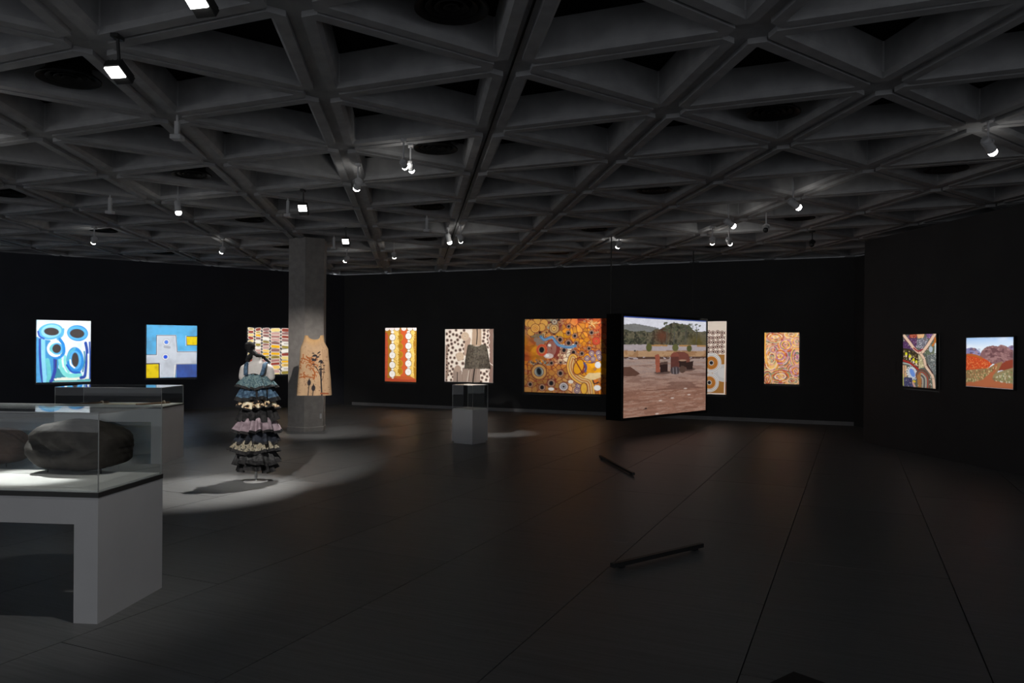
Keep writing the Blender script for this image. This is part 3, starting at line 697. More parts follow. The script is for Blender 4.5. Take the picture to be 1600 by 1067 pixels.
# ---- patchwork of dotted fields and a forked pale path
def pic_paths():
    c = Canvas(222, 90, 597, 700, 100, 9); g = np.random.default_rng(4); c.fill((92, 98, 92))
    def dots(pts, col, cols, n, r=5):
        c.poly(pts, col); xs, ys = [p[0] for p in pts], [p[1] for p in pts]
        q = Canvas.__new__(Canvas)
        for i in range(n):
            x, y = g.uniform(min(xs), max(xs)), g.uniform(min(ys), max(ys)); ins = False
            for k in range(len(pts)):
                (xa, ya), (xb, yb) = pts[k], pts[(k + 1) % len(pts)]
                if (ya > y) != (yb > y) and x < (xb - xa) * (y - ya) / ((yb - ya) or 1e-9) + xa: ins = not ins
            if ins: c.ell(x, y, r, r, cols[i % len(cols)])
    dots([(222, 150), (300, 90), (390, 90), (380, 240), (330, 260)], (84, 56, 92), [(150, 120, 160), (110, 60, 80)], 60)
    dots([(390, 150), (500, 130), (510, 190), (450, 270), (380, 240)], (120, 120, 132), [(206, 206, 214), (70, 70, 84)], 120, 4)
    dots([(480, 90), (560, 90), (540, 150), (500, 130)], (110, 74, 128), [(150, 120, 170)], 20); dots([(300, 90), (390, 90), (380, 130), (300, 130)], (150, 60, 50), [(196, 120, 90)], 20); c.poly([(385, 90), (470, 90), (460, 130), (395, 140)], (226, 178, 130))
    dots([(222, 170), (300, 190), (380, 290), (300, 260), (222, 250)], (82, 52, 94), [(120, 90, 130)], 30)
    dots([(222, 250), (300, 260), (430, 330), (410, 480), (320, 410), (222, 380)], (52, 44, 30), [(120, 110, 60), (214, 190, 150), (70, 60, 40)], 110, 6)
    for x, y in ((262, 320), (305, 350), (348, 388), (382, 412)): c.ell(x, y, 13, 22, (226, 222, 30)); c.ell(x, y + 24, 9, 16, (232, 206, 200))
    dots([(400, 320), (480, 360), (470, 470), (410, 480)], (190, 180, 140), [(236, 226, 190), (150, 150, 120)], 60); dots([(520, 190), (597, 150), (597, 340), (500, 330), (460, 300)], (104, 112, 92), [(206, 206, 190), (60, 72, 56)], 90, 4)
    c.ell(540, 262, 20, 34, (176, 190, 204)); dots([(500, 330), (597, 310), (597, 560), (520, 470)], (110, 116, 116), [(170, 176, 176), (70, 76, 80)], 120, 4); c.stroke([(570, 90), (585, 170), (560, 220)], 22, (190, 110, 40)); c.stroke([(590, 200), (588, 300)], 16, (200, 214, 220))
    c.stroke([(222, 395), (300, 420), (350, 455), (400, 490)], 24, (160, 44, 36)); c.stroke([(222, 425), (300, 440), (350, 480)], 12, (180, 200, 196))
    c.poly([(222, 450), (265, 450), (280, 580), (222, 600)], (222, 182, 140)); c.stroke([(240, 450), (245, 600)], 8, (130, 110, 100)); c.ell(330, 540, 62, 82, (224, 226, 226), -25); c.ell(332, 540, 46, 66, (206, 214, 226), -25); c.ell(335, 535, 26, 52, (110, 150, 226), -25)
    for a in range(0, 360, 22): c.ell(330 + 58 * math.cos(math.radians(a)), 540 + 78 * math.sin(math.radians(a)), 6, 8, (70, 84, 84))
    dots([(235, 600), (330, 590), (360, 690), (340, 700), (225, 700)], (62, 62, 100), [(96, 96, 130)], 50); c.stroke([(225, 560), (232, 690)], 12, (196, 196, 110)); c.ell(355, 635, 20, 14, (220, 190, 40)); c.stroke([(345, 650), (365, 700)], 24, (206, 160, 150))
    for w, k in ((150, (120, 62, 48)), (122, (96, 104, 92)), (96, (168, 56, 46)), (70, (130, 134, 120)), (44, (206, 190, 176)), (26, (90, 96, 96))): c.stroke([(470, 700), (470, 600), (440, 560)], w * 0.9, k); 
    c.poly([(390, 560), (430, 520), (440, 700), (400, 700)], (170, 120, 70)); dots([(500, 500), (580, 560), (575, 700), (540, 700), (530, 560)], (120, 130, 116), [(224, 226, 220), (70, 84, 74)], 60)
    for pts, w in (([(232, 100), (290, 170), (360, 260), (430, 305), (490, 240), (530, 180), (580, 95)], 30), ([(420, 300), (465, 370), (490, 460), (560, 560), (580, 700)], 26)):
        c.stroke(pts, w + 8, (112, 70, 66)); c.stroke(pts, w, (226, 196, 172)); 
    c.stroke([(350, 250), (400, 285), (450, 262)], 16, (150, 50, 60)); c.stroke([(500, 430), (560, 530)], 12, (70, 40, 44))
    for i in range(70):
        c.ell(g.uniform(225, 595), g.uniform(95, 695), 4, 4, [(226, 222, 210), (60, 60, 66), (150, 70, 50)][i % 3])
    return c
# ---- red desert hills and a path
def pic_desert():
    c = Canvas(945, 125, 1480, 700, 96, 10); g = np.random.default_rng(6)
    t = np.clip((c.Y - 125) / 120, 0, 1); c.A = srgb((160, 196, 236)) * (1 - t[..., None]) + srgb((226, 236, 244)) * t[..., None]
    c.put((c.noise(200, 60, 1) - 0.5) * 1.6, (236, 240, 246))
    c.poly([(945, 255), (1000, 240), (1060, 250), (1110, 290), (1130, 340), (945, 340)], (142, 142, 184)); c.put((c.noise(20, 80, 2) > 0.55) * ((c.Y > 250) & (c.Y < 330) & (c.X < 1110)) * 0.4, (110, 106, 150)); c.poly([(1400, 250), (1440, 222), (1480, 215), (1480, 320), (1420, 320)], (140, 130, 170))
    c.poly([(1100, 350), (1130, 280), (1180, 235), (1250, 218), (1310, 228), (1345, 208), (1400, 225), (1440, 255), (1480, 270), (1480, 420), (1240, 430), (1160, 380)], (134, 96, 96))
    m = (c.A[..., 0] < 0.28) & (c.A[..., 0] > 0.2) & (c.Y > 205)
    c.put((c.noise(46, 26, 3) > 0.56) * m * 0.7, (92, 58, 62)); c.put((c.noise(36, 22, 7) > 0.6) * m * 0.6, (176, 134, 130))
    c.poly([(945, 320), (1020, 315), (1110, 345), (1200, 390), (1250, 430), (1200, 480), (1080, 500), (945, 520)], (200, 76, 36)); c.stroke([(960, 325), (1060, 335), (1130, 365)], 26, (176, 96, 46))
    for i in range(170):
        x, y = g.uniform(945, 1235), g.uniform(350, 490)
        if y > 345 + (x - 945) * 0.2: c.ell(x, y, 4, 4, [(232, 128, 76), (150, 44, 28), (226, 150, 90)][i % 3])
    c.poly([(1330, 440), (1400, 390), (1480, 370), (1480, 480), (1400, 490), (1320, 500)], (140, 62, 42))
    c.poly([(945, 510), (1080, 490), (1200, 480), (1290, 420), (1370, 395), (1330, 470), (1240, 700), (945, 700)], (150, 116, 78)); c.poly([(1250, 560), (1330, 510), (1480, 460), (1480, 640), (1290, 620)], (146, 130, 92))
    c.poly([(1280, 425), (1310, 425), (1300, 490), (1260, 560), (1250, 600), (1330, 625), (1480, 640), (1480, 700), (945, 700), (945, 660), (1130, 620), (1220, 540), (1270, 470)], (178, 102, 66))
    for i in range(170):
        x, y = g.uniform(948, 1300), g.uniform(440, 640)
        if 505 - max(0, x - 1080) * 0.3 < y < 650 - max(0, x - 1080) * 0.75: c.ell(x, y, 5, 9, [(96, 122, 72), (196, 182, 130), (110, 84, 50), (212, 170, 120)][i % 4])
    for i in range(110):
        x, y = g.uniform(1260, 1478), g.uniform(470, 625)
        if y > 640 - (x - 1180) * 0.55: c.ell(x, y, 5, 8, [(92, 130, 76), (206, 196, 150), (120, 96, 66), (226, 220, 196)][i % 4])
    return c
# ---- the screen: two armchairs standing on bare red ground
def pic_armchairs():
    c = Canvas(0, 0, 760, 860, 190, 11); n = c.noise(60, 40, 1)
    c.fill((222, 222, 232)); c.rect(0, 0, 760, 10, (60, 80, 150))
    c.poly([(0, 72), (90, 58), (180, 70), (300, 88), (300, 140), (0, 140)], (124, 124, 122))
    edge = 60 + 26 * c.noise(40, 900, 4) + 50 * (c.noise(120, 900, 6) - 0.5) - 55 * np.exp(-((c.X - 430) / 90) ** 2) - 45 * np.exp(-((c.X - 560) / 60) ** 2) + 24 * np.exp(-((c.X - 120) / 110) ** 2) + 26
    tm = ((c.Y > edge) & (c.Y < 230 + 14 * c.noise(50, 900, 8))).astype(float); c.put(tm, (72, 72, 58)); c.put(tm * (n > 0.52) * 0.7, (102, 94, 76)); c.put(tm * (c.noise(26, 40, 12) > 0.54) * 0.8, (44, 46, 40)); c.put(tm * (c.noise(12, 14, 22) > 0.6) * 0.5, (120, 114, 92)); c.put(tm * np.exp(-((c.X - 330) / 60) ** 2 - ((c.Y - 160) / 60) ** 2), (104, 66, 50)); c.put(tm * np.exp(-((c.X - 690) / 110) ** 2 - ((c.Y - 200) / 60) ** 2), (92, 82, 46))
    for x, w, y0 in ((370, 6, 40), (440, 9, 30), (545, 8, 42), (560, 5, 60), (660, 6, 62)): c.stroke([(x, y0), (x + 5, 150), (x - 3, 230)], w, (86, 84, 76))
    for i in range(50):
        x = c.rng.uniform(340, 700); y = c.rng.uniform(36, 120); c.ell(x, y, c.rng.uniform(5, 15), c.rng.uniform(4, 9), (84, 88, 68))
    gr = (c.Y > 222) & (tm < 0.5); c.put(gr, (170, 158, 160)); c.put(((c.Y > 222) & (c.Y < 250) & (c.X > 230)) * (n > 0.4) * gr, (168, 128, 84)); c.put(((c.Y > 290) & (c.Y < 345)) * 0.85, (176, 136, 92)); c.put(((c.Y > 285) & (c.Y < 350)) * (n > 0.5) * 0.6, (140, 100, 66)); c.put(((c.Y > 345) & (c.Y < 372)) * (c.noise(26, 14, 5) > 0.45), (84, 62, 54))
    low = c.Y > 365; c.put(low, (158, 138, 130)); t = np.clip((c.Y - 420) / 240, 0, 1); c.put(low * t * 0.9, (142, 100, 82)); c.put(low * (c.noise(120, 14, 9) > 0.56) * 0.5, (120, 84, 70)); c.put(low * (c.noise(90, 10, 19) > 0.6) * 0.4, (178, 146, 130)); c.put((c.noise(300, 50, 14) > 0.56) * (c.Y > 500) * (c.Y < 640) * 0.6, (104, 72, 62))
    c.poly([(0, 430), (60, 428), (140, 490), (100, 510), (0, 505)], (92, 64, 54)); c.ell(215, 262, 26, 36, (88, 88, 50)); c.ell(455, 262, 30, 32, (98, 98, 60)); c.ell(590, 268, 26, 30, (84, 84, 50)); c.ell(95, 292, 8, 8, (70, 66, 62))
    RD, DK = (112, 66, 56), (48, 34, 32)
    c.ell(560, 462, 92, 18, (92, 72, 66)); c.ell(340, 486, 80, 14, (92, 72, 66))
    c.poly([(268, 330), (300, 318), (312, 345), (314, 480), (278, 484)], (150, 84, 66)); c.poly([(312, 400), (384, 388), (386, 478), (316, 486)], DK); c.ell(348, 385, 34, 12, (150, 128, 116)); c.poly([(314, 395), (380, 385), (386, 410), (316, 416)], (86, 66, 60))
    c.poly([(410, 350), (430, 312), (470, 300), (540, 298), (580, 320), (596, 360), (596, 440), (420, 450)], RD); c.ell(452, 345, 42, 42, (128, 72, 60)); c.poly([(412, 345), (490, 345), (488, 470), (414, 475)], (92, 54, 48)); c.poly([(490, 380), (560, 376), (564, 440), (492, 446)], DK); c.ell(526, 378, 36, 8, (168, 132, 112)); c.poly([(560, 400), (632, 384), (624, 464), (564, 466)], DK)
    c.ell(456, 470, 48, 36, (80, 70, 72)); 
    for k in range(6): c.stroke([(420 + k * 15, 445), (424 + k * 15, 500)], 6, (130, 120, 122) if k % 2 else (52, 44, 46))
    c.ell(524, 462, 32, 34, (86, 66, 58))
    for x, y in ((320, 735), (430, 720), (555, 640), (590, 700), (290, 850)): c.ell(x, y, 16, 6, (196, 176, 166))
    c.poly([(170, 800), (195, 785), (202, 802)], (60, 46, 42)); c.vary(30, 0.10, 4, 16); c.vary(9, 0.12, 8, 7); return c

hang('ovals', 'painting', 'blue and white painting with four dark ovals on the black wall', 'painting', pic_ovals(), C0, D2, 57, 142, 500.5, 597)
hang('cross', 'painting', 'sky blue painting of a pale grey cross with yellow blocks', 'painting', pic_cross(), C0, D2, 229, 308, 508, 590)
hang('lozenges', 'painting', 'painting of stacked yellow, pink and white lozenges partly hidden by column', 'painting', pic_lozenges(), C0, D2, 387, 463, 511.5, 585)
hang('discs', 'painting', 'narrow orange and ochre painting with two strings of white discs', 'painting', pic_discs(), C0, D3, 602, 651, 512, 596.5)
hang('cells', 'painting', 'cream and brown painting with dark-centred cells behind hanging fur vest', 'painting', pic_cells(), C0, D3, 695.5, 771, 514, 597)
hang('eyes', 'painting', 'large orange painting crowded with ringed eyes and a blue stream', 'painting', pic_eyes(), C0, D3, 820, 956, 498, 614.5)
hang('bark', 'bark_painting', 'tall narrow bark painting of ringed circles half behind the lit screen', 'painting', pic_bark(), C0, D3, 1084, 1135.5, 502, 616)
hang('swirls', 'painting', 'small warm painting of swirling pink, orange and yellow rings', 'painting', pic_swirls(), C0, D3, 1194.5, 1249, 519.5, 600)
hang('paths', 'painting', 'patchwork painting with a forked pale path and yellow blossoms', 'painting', pic_paths(), R0, D1, 1411, 1463, 522, 605.5)
hang('desert', 'painting', 'desert landscape painting of red hills, purple mountain and path', 'painting', pic_desert(), R0, D1, 1510, 1584, 527, 606, frame=0.012)
# ================================================================== HANGING SCREEN
YL = 14.6
sTL, sBL = at_depth(974, 493, YL), at_depth(973, 653, YL)
YR = YL * 160.0 / 139.5
sTR, sBR = at_depth(1103, 502, YR), at_depth(1102, 641, YR)
zt, zb = (sTL.z + sTR.z) / 2, (sBL.z + sBR.z) / 2
sd = (sTR - sTL); sd.z = 0; SW = sd.length; sd = sd.normalized(); sn = Vector((sd.y, -sd.x, 0)); sn = sn if sn.dot(EY - sTL) > 0 else -sn
o0 = Vector((sTL.x, sTL.y, zb)) + sd * (SW / 2)
TH = 0.36; FR = 0.05
scr = thing('projection_screen', 'hanging black box screen showing two armchairs on bare red ground', 'screen', (o0.x, o0.y, zb - FR))
cv = pic_armchairs()
a = -sd * (SW / 2); me = cv.surface('picture', a + Vector((0, 0, zt - zb + FR)) + sn * 0.003, -a + Vector((0, 0, zt - zb + FR)) + sn * 0.003, a + Vector((0, 0, FR)) + sn * 0.003, M['screen'])
link('picture', me, scr)
mb = MB(); mb.box(-sn * (TH / 2) + Vector((0, 0, (zt - zb) / 2 + FR)), (SW + 2 * FR, TH, zt - zb + 2 * FR), ax=(sd, sn, ZV)); mb.build('screen_box', M['void'], scr)
for (ox, oz, sx, sz) in ((0, zt - zb + 1.5 * FR, SW + 2 * FR, FR), (0, FR / 2, SW + 2 * FR, FR), (-SW / 2 - FR / 2, (zt - zb) / 2 + FR, FR, zt - zb), (SW / 2 + FR / 2, (zt - zb) / 2 + FR, FR, zt - zb)):
    mb = MB(); mb.box(sd * ox + sn * 0.008 + Vector((0, 0, oz)), (sx, 0.014, sz), ax=(sd, sn, ZV)); mb.build('frame_bar', M['black_metal'], scr)
for k in (-1, 1):
    p = sd * (k * (SW / 2 - 0.02)) - sn * (TH - 0.05) + Vector((0, 0, zt - zb + 2 * FR))
    mb = MB(); mb.cyl(p, Vector((p.x, p.y, soffit(o0 + p) + 0.004 - (zb - FR))), 0.012, n=8); mb.build('hanging_rod', M['black_metal'], scr)

# ================================================================== DISPLAY CASES
def pane(mb, c, size, ax):
    """glass sheet: clear faces, pale polished edges"""
    t = min(range(3), key=lambda i: size[i]); h = [q / 2 for q in size]; c = Vector(c)
    vs = [c + ax[0] * (sx * h[0]) + ax[1] * (sy * h[1]) + ax[2] * (sz * h[2]) for sz in (-1, 1) for sy in (-1, 1) for sx in (-1, 1)]
    for k, f in enumerate([(0, 2, 3, 1), (4, 5, 7, 6), (0, 1, 5, 4), (2, 6, 7, 3), (0, 4, 6, 2), (1, 3, 7, 5)]):
        mb.add(vs, [f], 0 if {0: 2, 1: 2, 2: 1, 3: 1, 4: 0, 5: 0}[k] == t else 1)
def bonnet(root, ax, L, Wd, z0, h, g=0.008, sag=0.0):
    for (c, s) in ((( 0, -Wd / 2 + g / 2, z0 + h / 2), (L, g, h)), ((0, Wd / 2 - g / 2, z0 + h / 2), (L, g, h)), ((-L / 2 + g / 2, 0, z0 + h / 2), (g, Wd - 2 * g, h)), ((L / 2 - g / 2, 0, z0 + h / 2), (g, Wd - 2 * g, h)), ((0, 0, z0 + h + g / 2), (L, Wd, g))):
        mb = MB(); tilt = Matrix.Rotation(-sag if s[2] == g else 0.0, 3, ax[0]); pane(mb, ax[0] * c[0] + ax[1] * c[1] + ZV * c[2], s, (ax[0], tilt @ ax[1], tilt @ ZV)); mb.build('glass_pane', [M['glass'], M['glass_edge']], root)
def table_case(front, back, L, ztop, zglass, label, slab_h, leg_w, rim_h=0.03, sag=0.0):
    """case standing on a table with two solid end panels; front/back are the ground points of its right end"""
    v = (back - front); v.z = 0; Wd = v.length; v = v.normalized(); u = Vector((v.y, -v.x, 0))       # u points to the right
    c = front + v * (Wd / 2) - u * (L / 2)
    t = thing('display_case', label, 'display case', (c.x, c.y, 0)); ax = (u, v, ZV)
    mb = MB(); mb.box((0, 0, ztop - slab_h / 2), (L, Wd, slab_h), ax=ax); mb.build('table_slab', M['case_white'], t)
    for k in (-1, 1):
        mb = MB(); h = ztop - slab_h; mb.box(u * (k * (L / 2 - leg_w / 2)) + ZV * (h / 2), (leg_w, Wd, h), ax=ax); mb.build('end_panel', M['case_white'], t)
    mb = MB(); mb.box((0, 0, ztop + rim_h / 2), (L + 0.004, Wd + 0.004, rim_h), ax=ax); mb.build('rim', M['rim'], t)
    mb = MB(); mb.box((0, 0, ztop + rim_h + 0.006), (L - 0.03, Wd - 0.03, 0.010), ax=ax); mb.build('deck', M['deck'], t)
    bonnet(t, ax, L - 0.006, Wd - 0.006, ztop + rim_h + 0.001, zglass - ztop - rim_h, sag=sag)
    return t, c, u, v, ztop + rim_h + 0.011
f1, b1 = at_z(152, 975), at_z(253, 918)
z1, g1 = z_over(778, f1), z_over(648, f1)
caseA, cA, uA, vA, dA = table_case(f1, b1, 2.6, z1, g1, 'white table case with tall glass holding a dark creased boulder-like form', 0.165, 0.155, sag=math.radians(0.50))
f2, b2 = at_z(252, 725), at_z(286.6, 713)
z2, g2 = z_over(638.5, f2), z_over(606.5, f2)
L2 = (f2 - at_wall(86, 700, f2, Vector(((b2 - f2).y, -(b2 - f2).x, 0)).normalized())).length
caseB, cB, uB, vB, dB = table_case(f2, b2, L2, z2, g2, 'low white table case behind the boulder case, flat pieces under its glass', 0.19, 0.15, 0.02)

# creased dark form on little pins
def lump(name, label, c, u, v, sx, sy, sz, mtl, crease, seed, deck):
    n, m = 96, 56; r = random.Random(seed); ph = [r.uniform(0, 6.28) for _ in range(12)]
    t = thing(name, label, 'sculpture', (c.x, c.y, deck))
    rows = []
    for j in range(1, m):
        th = math.pi * j / m; row = []
        for i in range(n):
            a = 2 * math.pi * i / n
            x, y, z = math.sin(th) * math.cos(a), math.sin(th) * math.sin(a), -math.cos(th)
            q = 3.1; s = (abs(x) ** q + abs(y) ** q + abs(z) ** q) ** (-1 / q); x, y, z = x * s, y * s, z * s
            w = 0.018 * (math.sin(5 * x + ph[0] + 3 * y) + math.sin(6 * z + ph[1] + 2 * x) + 0.5 * math.sin(13 * x + 9 * z + ph[2]) + 0.4 * math.sin(17 * y + 11 * z + ph[3]) + 0.25 * math.sin(31 * x - 23 * z + ph[4]))
            X, Y, Z = x * sx * (1 + w), y * sy * (1 + w), z * sz * (1 + w)
            Z *= 1 - 0.13 * max(0, x) ** 2 if Z > 0 else 1 - 0.10 * max(0, x) ** 2
            Z += 0.016 * math.cos(2.2 * x) if Z > 0 else 0
            if crease and y < 0.2:               # deep fold pressed into the near side
                best = 9; k0 = 0
                P = [(-0.76, 0.30), (-0.58, 0.06), (-0.38, -0.14), (-0.06, -0.12), (0.18, -0.02)]
                for k in range(4):
                    (xa, za), (xb, zb_) = P[k], P[k + 1]; dx, dz = xb - xa, zb_ - za
                    tt = max(0, min(1, ((x - xa) * dx + (z - za) * dz) / (dx * dx + dz * dz))); d = math.hypot((x - xa - tt * dx), (z - za - tt * dz))
                    if d < best: best, k0 = d, (k + tt) / 4
                dep = 0.088 * (1 - 0.8 * abs(k0 - 0.4)) * math.exp(-(best / 0.13) ** 2)
                dep += 0.03 * math.exp(-((x + 0.30) / 0.07) ** 2) * math.exp(-((z + 0.35) / 0.25) ** 2)
                dep += 0.016 * math.sin(22 * x + 9 * z) * math.exp(-((x + 0.1) / 0.5) ** 2 - ((z - 0.0) / 0.4) ** 2)
                Y += dep
            row.append(u * X + v * Y + ZV * (Z + sz + 0.010))
        rows.append(row)
    mb = MB(); mb.rings(rows, cap0=True, cap1=True); mb.build('hide', mtl, t)
    for (px, py) in ((0.62 * sx, -0.45 * sy), (-0.55 * sx, -0.4 * sy), (0.0, 0.5 * sy)):
        mb = MB(); mb.cyl(u * px + v * py + ZV * 0.0, u * px + v * py + ZV * 0.075, 0.004, n=8); mb.build('support_pin', M['black_metal'], t)
    return t
M['hide'] = mat('dark_burnished_hide', (0.036, 0.030, 0.026), 0.72, 0.5, 7, 0.5, 34, spec=0.25)
M['hide_red'] = mat('reddish_hide', (0.09, 0.05, 0.038), 0.7, 0.4, 8, 0.5, 30, spec=0.25)
bc = at_z(117, 738, dA) + vA * 0.06
lump('creased_form', 'dark brown creased boulder-like form resting on pins in glass case', bc, uA, vA, 0.342, 0.20, 0.168, M['hide'], True, 3, dA)
bc2 = at_z(-38, 733, dA) + vA * 0.2
lump('creased_form', 'reddish brown rounded form beside the dark creased one in glass case', bc2, uA, vA, 0.21, 0.16, 0.125, M['hide_red'], False, 5, dA)

# flat pieces under the low case's glass
M['cream_paper'] = mat('cream_bark_cloth', (0.62, 0.55, 0.42), 0.8, 0.15, 12)
M['brown_wood'] = mat('brown_carved_wood', (0.16, 0.09, 0.045), 0.55, 0.35, 14, stretch=(1, 8, 8))
for k, (ox, oy, lx, ly, rz, mt, lab, nm) in enumerate(((0.0, 0.02, 0.50, 0.20, 0.12, 'cream_paper', 'cream bark cloth lying flat under the low case glass', 'bark_cloth'), (-0.46, 0.0, 0.62, 0.055, 1.1, 'brown_wood', 'dark brown carved stick beside the cream bark cloth', 'carved_stick'), (0.46, 0.02, 0.55, 0.07, 1.0, 'brown_wood', 'broad brown carved stick near the right end of the low case', 'carved_stick'))):
    ca_, sa_ = math.cos(rz), math.sin(rz); a1 = uB * ca_ + vB * sa_; a2 = vB * ca_ - uB * sa_
    p = cB + uB * ox + vB * oy; t = thing(nm, lab, 'artefact', (p.x, p.y, dB))
    mb = MB()
    if nm == 'bark_cloth':
        rr = [[a1 * (lx * (i / 10 - 0.5)) + a2 * (ly * (j - 0.5) + 0.008 * math.sin(i * 1.7)) + ZV * (0.004 + 0.006 * abs(math.sin(i * 0.9 + j))) for i in range(11)] for j in (0, .33, .66, 1)]
        mb.rings(rr, close=False); mb.rings([[q - ZV * 0.003 for q in r_] for r_ in rr], close=False); mb.build('cloth', M[mt], t)
    else:
        rows = []
        for i in range(13):
            s = i / 12 - 0.5; w = ly / 2 * math.sqrt(max(0.02, 1 - (2 * s) ** 4)); rows.append([a1 * (lx * s) + a2 * (w * math.cos(q * math.pi / 4)) + ZV * (0.014 + 0.014 * math.sin(q * math.pi / 4)) for q in range(8)])
        mb.rings(rows, cap0=True, cap1=True); mb.build('shaft', M[mt], t)
        mb = MB(); mb.cyl(a1 * (lx * 0.3) + ZV * 0.014, a1 * (lx * 0.33) + ZV * 0.014, ly * 0.52, n=10); mb.build('binding', M['cream_paper'], t)

# ---- small square plinth with a glass bonnet
pa, pb, pc_ = at_z(738, 695), at_z(707, 692), at_z(755.5, 688.5)
pu = (pa - pb); pu.z = 0; pu = pu.normalized(); pv = Vector((-pu.y, pu.x, 0)); PS = 0.46
pcn = pa - pu * (PS / 2) + pv * (PS / 2)
pl = thing('glass_plinth', 'small white plinth with empty glass box under cream painting', 'plinth', (pcn.x, pcn.y, 0)); ax = (pu, pv, ZV)
pz, pg = z_over(641, pa), z_over(603, pa)
mb = MB(); mb.box((0, 0, 0.0175), (PS - 0.05, PS - 0.05, 0.035), ax=ax); mb.build('kick_base', M['case_white'], pl)
mb = MB(); mb.box((0, 0, 0.035 + (pz - 0.036) / 2), (PS, PS, pz - 0.036), ax=ax, bev=0.003); mb.build('plinth_body', M['case_white'], pl)
mb = MB(); mb.box((0, 0, pz + 0.006), (PS - 0.03, PS - 0.03, 0.010), ax=ax); mb.build('deck', M['deck'], pl)
bonnet(pl, ax, PS - 0.004, PS - 0.004, pz + 0.001, pg - pz)

# ================================================================== DRESS ON A STAND
dp = at_z(400, 752); dr_x = dp
M['stand_white'] = mat('white_stand_paint', (0.42, 0.42, 0.43), 0.45, 0.05, 6)
M['bust'] = mat('white_linen_bust', (0.40, 0.38, 0.37), 0.85, 0.05, 40, 0.1, 160, spec=0.2)
st = thing('mannequin', 'white headless mannequin bust on a pole wearing the ruffled dress', 'mannequin', (dp.x, dp.y, 0))
mb = MB(); n = 40
def circ(r, z, k=1.0, ox=0, oy=0): return [Vector((ox + r * math.cos(2 * math.pi * i / n), oy + k * r * math.sin(2 * math.pi * i / n), z)) for i in range(n)]
mb.rings([circ(0.15, 0.0), circ(0.15, 0.006), circ(0.145, 0.010)], cap0=True, cap1=True); mb.build('base_plate', M['stand_white'], st)
mb = MB(); mb.cyl((0, 0, 0.008), (0, 0, 1.06), 0.016, n=14); mb.build('pole', M['stand_white'], st)
def zr(y): return z_over(y, dp)
mb = MB()
sec = [(zr(640), .13, .6), (zr(610), .125, .64), (zr(592), .135, .66), (zr(580), .150, .62), (zr(573), .155, .58), (zr(568), .140, .55), (zr(566), .105, .62), (zr(564), .068, .88), (zr(561), .056, 1.0), (zr(556), .054, 1.0), (zr(553.5), .050, 1.0)]
mb.rings([circ(r, z, k, ox=0.005) for z, r, k in sec], cap0=True, cap1=True)
for s, dx in ((-1, -0.01), (1, 0.012)):          # rounded arm stumps
    rows = []
    for q in range(9):
        f = q / 8; z = zr(569 + 26 * f); r = 0.050 * math.sqrt(max(0.03, 1 - (2 * f - 1) ** 4)); rows.append([Vector((s * (0.142 + 0.034 * f) + dx + r * math.cos(2 * math.pi * i / 18), 0.85 * r * math.sin(2 * math.pi * i / 18), z)) for i in range(18)])
    mb.rings(rows, cap0=True, cap1=True)
mb.build('bust', M['bust'], st)
# ruffled dress
dress = thing('ruffled_dress', 'tiered ruffled dress in denim blue, pink, cream and black on mannequin', 'dress', (dp.x, dp.y, 0.0))
FB = {
 'denim': two_tone('faded_denim_print', (0.035, 0.075, 0.10), (0.15, 0.21, 0.21), 60, pos=(0.42, 0.60), c3=(0.10, 0.15, 0.17)),
 'blue': two_tone('blue_denim', (0.022, 0.045, 0.080), (0.07, 0.125, 0.19), 26, pos=(0.40, 0.62)),
 'tan': two_tone('tan_floral_print', (0.012, 0.010, 0.010), (0.52, 0.34, 0.18), 16, pos=(0.46, 0.50), c3=(0.62, 0.56, 0.42)),
 'black': two_tone('black_cotton', (0.008, 0.008, 0.009), (0.022, 0.021, 0.022), 20),
 'pink': two_tone('dusty_pink_cotton', (0.17, 0.125, 0.145), (0.30, 0.235, 0.265), 14, pos=(0.35, 0.65)),
 'navy': two_tone('navy_cotton', (0.010, 0.012, 0.018), (0.026, 0.030, 0.042), 20),
 'cream': two_tone('cream_floral_print', (0.030, 0.028, 0.024), (0.34, 0.31, 0.24), 34, pos=(0.40, 0.47), c3=(0.20, 0.17, 0.12)),
 'slate': two_tone('dark_slate_cotton', (0.020, 0.020, 0.021), (0.055, 0.055, 0.056), 30, pos=(0.4, 0.62))}
def ruffle(y0, y1, x0, x1, w0, w1, fab, folds, amp, seed, hem=0.16):
    """one gathered tier between image rows y0..y1; w = half widths in metres, x = centre offsets"""
    r = random.Random(seed); n = 220; m = 12
    ph = [r.uniform(0, 6.28) for _ in range(8)]; zt_, zb_ = zr(y0), zr(y1); rows = []
    def fold(a): return math.sin(folds * a + ph[0] + 1.3 * math.sin(3 * a + ph[1])) + 0.45 * math.sin((folds * 1.7) * a // 1 * 0 + (folds + 5) * a + ph[2]) + 0.3 * math.sin(2 * a + ph[3])
    for j in range(m + 1):
        t = j / m; row = []
        for i in range(n):
            a = 2 * math.pi * i / n; f = fold(a)
            R = w0 + (w1 - w0) * (t ** 0.8) + amp * f * (0.12 + t) ** 1.1 - amp * 0.4
            z = zt_ + (zb_ - zt_) * t + t * (0.016 * math.sin(3 * a + ph[4]) + 0.012 * f)
            row.append(Vector((x0 + (x1 - x0) * t + R * math.cos(a), 0.80 * R * math.sin(a), z)))
        rows.append(row)
    inner = [[Vector((q.x * 0.975, q.y * 0.975, q.z + 0.002)) for q in row] for row in rows[::-1]]
    k = max(1, int(m * (1 - hem)))
    mb = MB(); mb.rings(rows[:k + 1], 0); mb.rings(rows[k:], 1); mb.rings([rows[-1], inner[0]], 1); mb.rings(inner, 1)
    mb.build('ruffle', [FB[fab], FB['black']], dress)
ruffle(584, 606, -0.01, 0.00, .125, .245, 'denim', 12, .026, 1, .12)
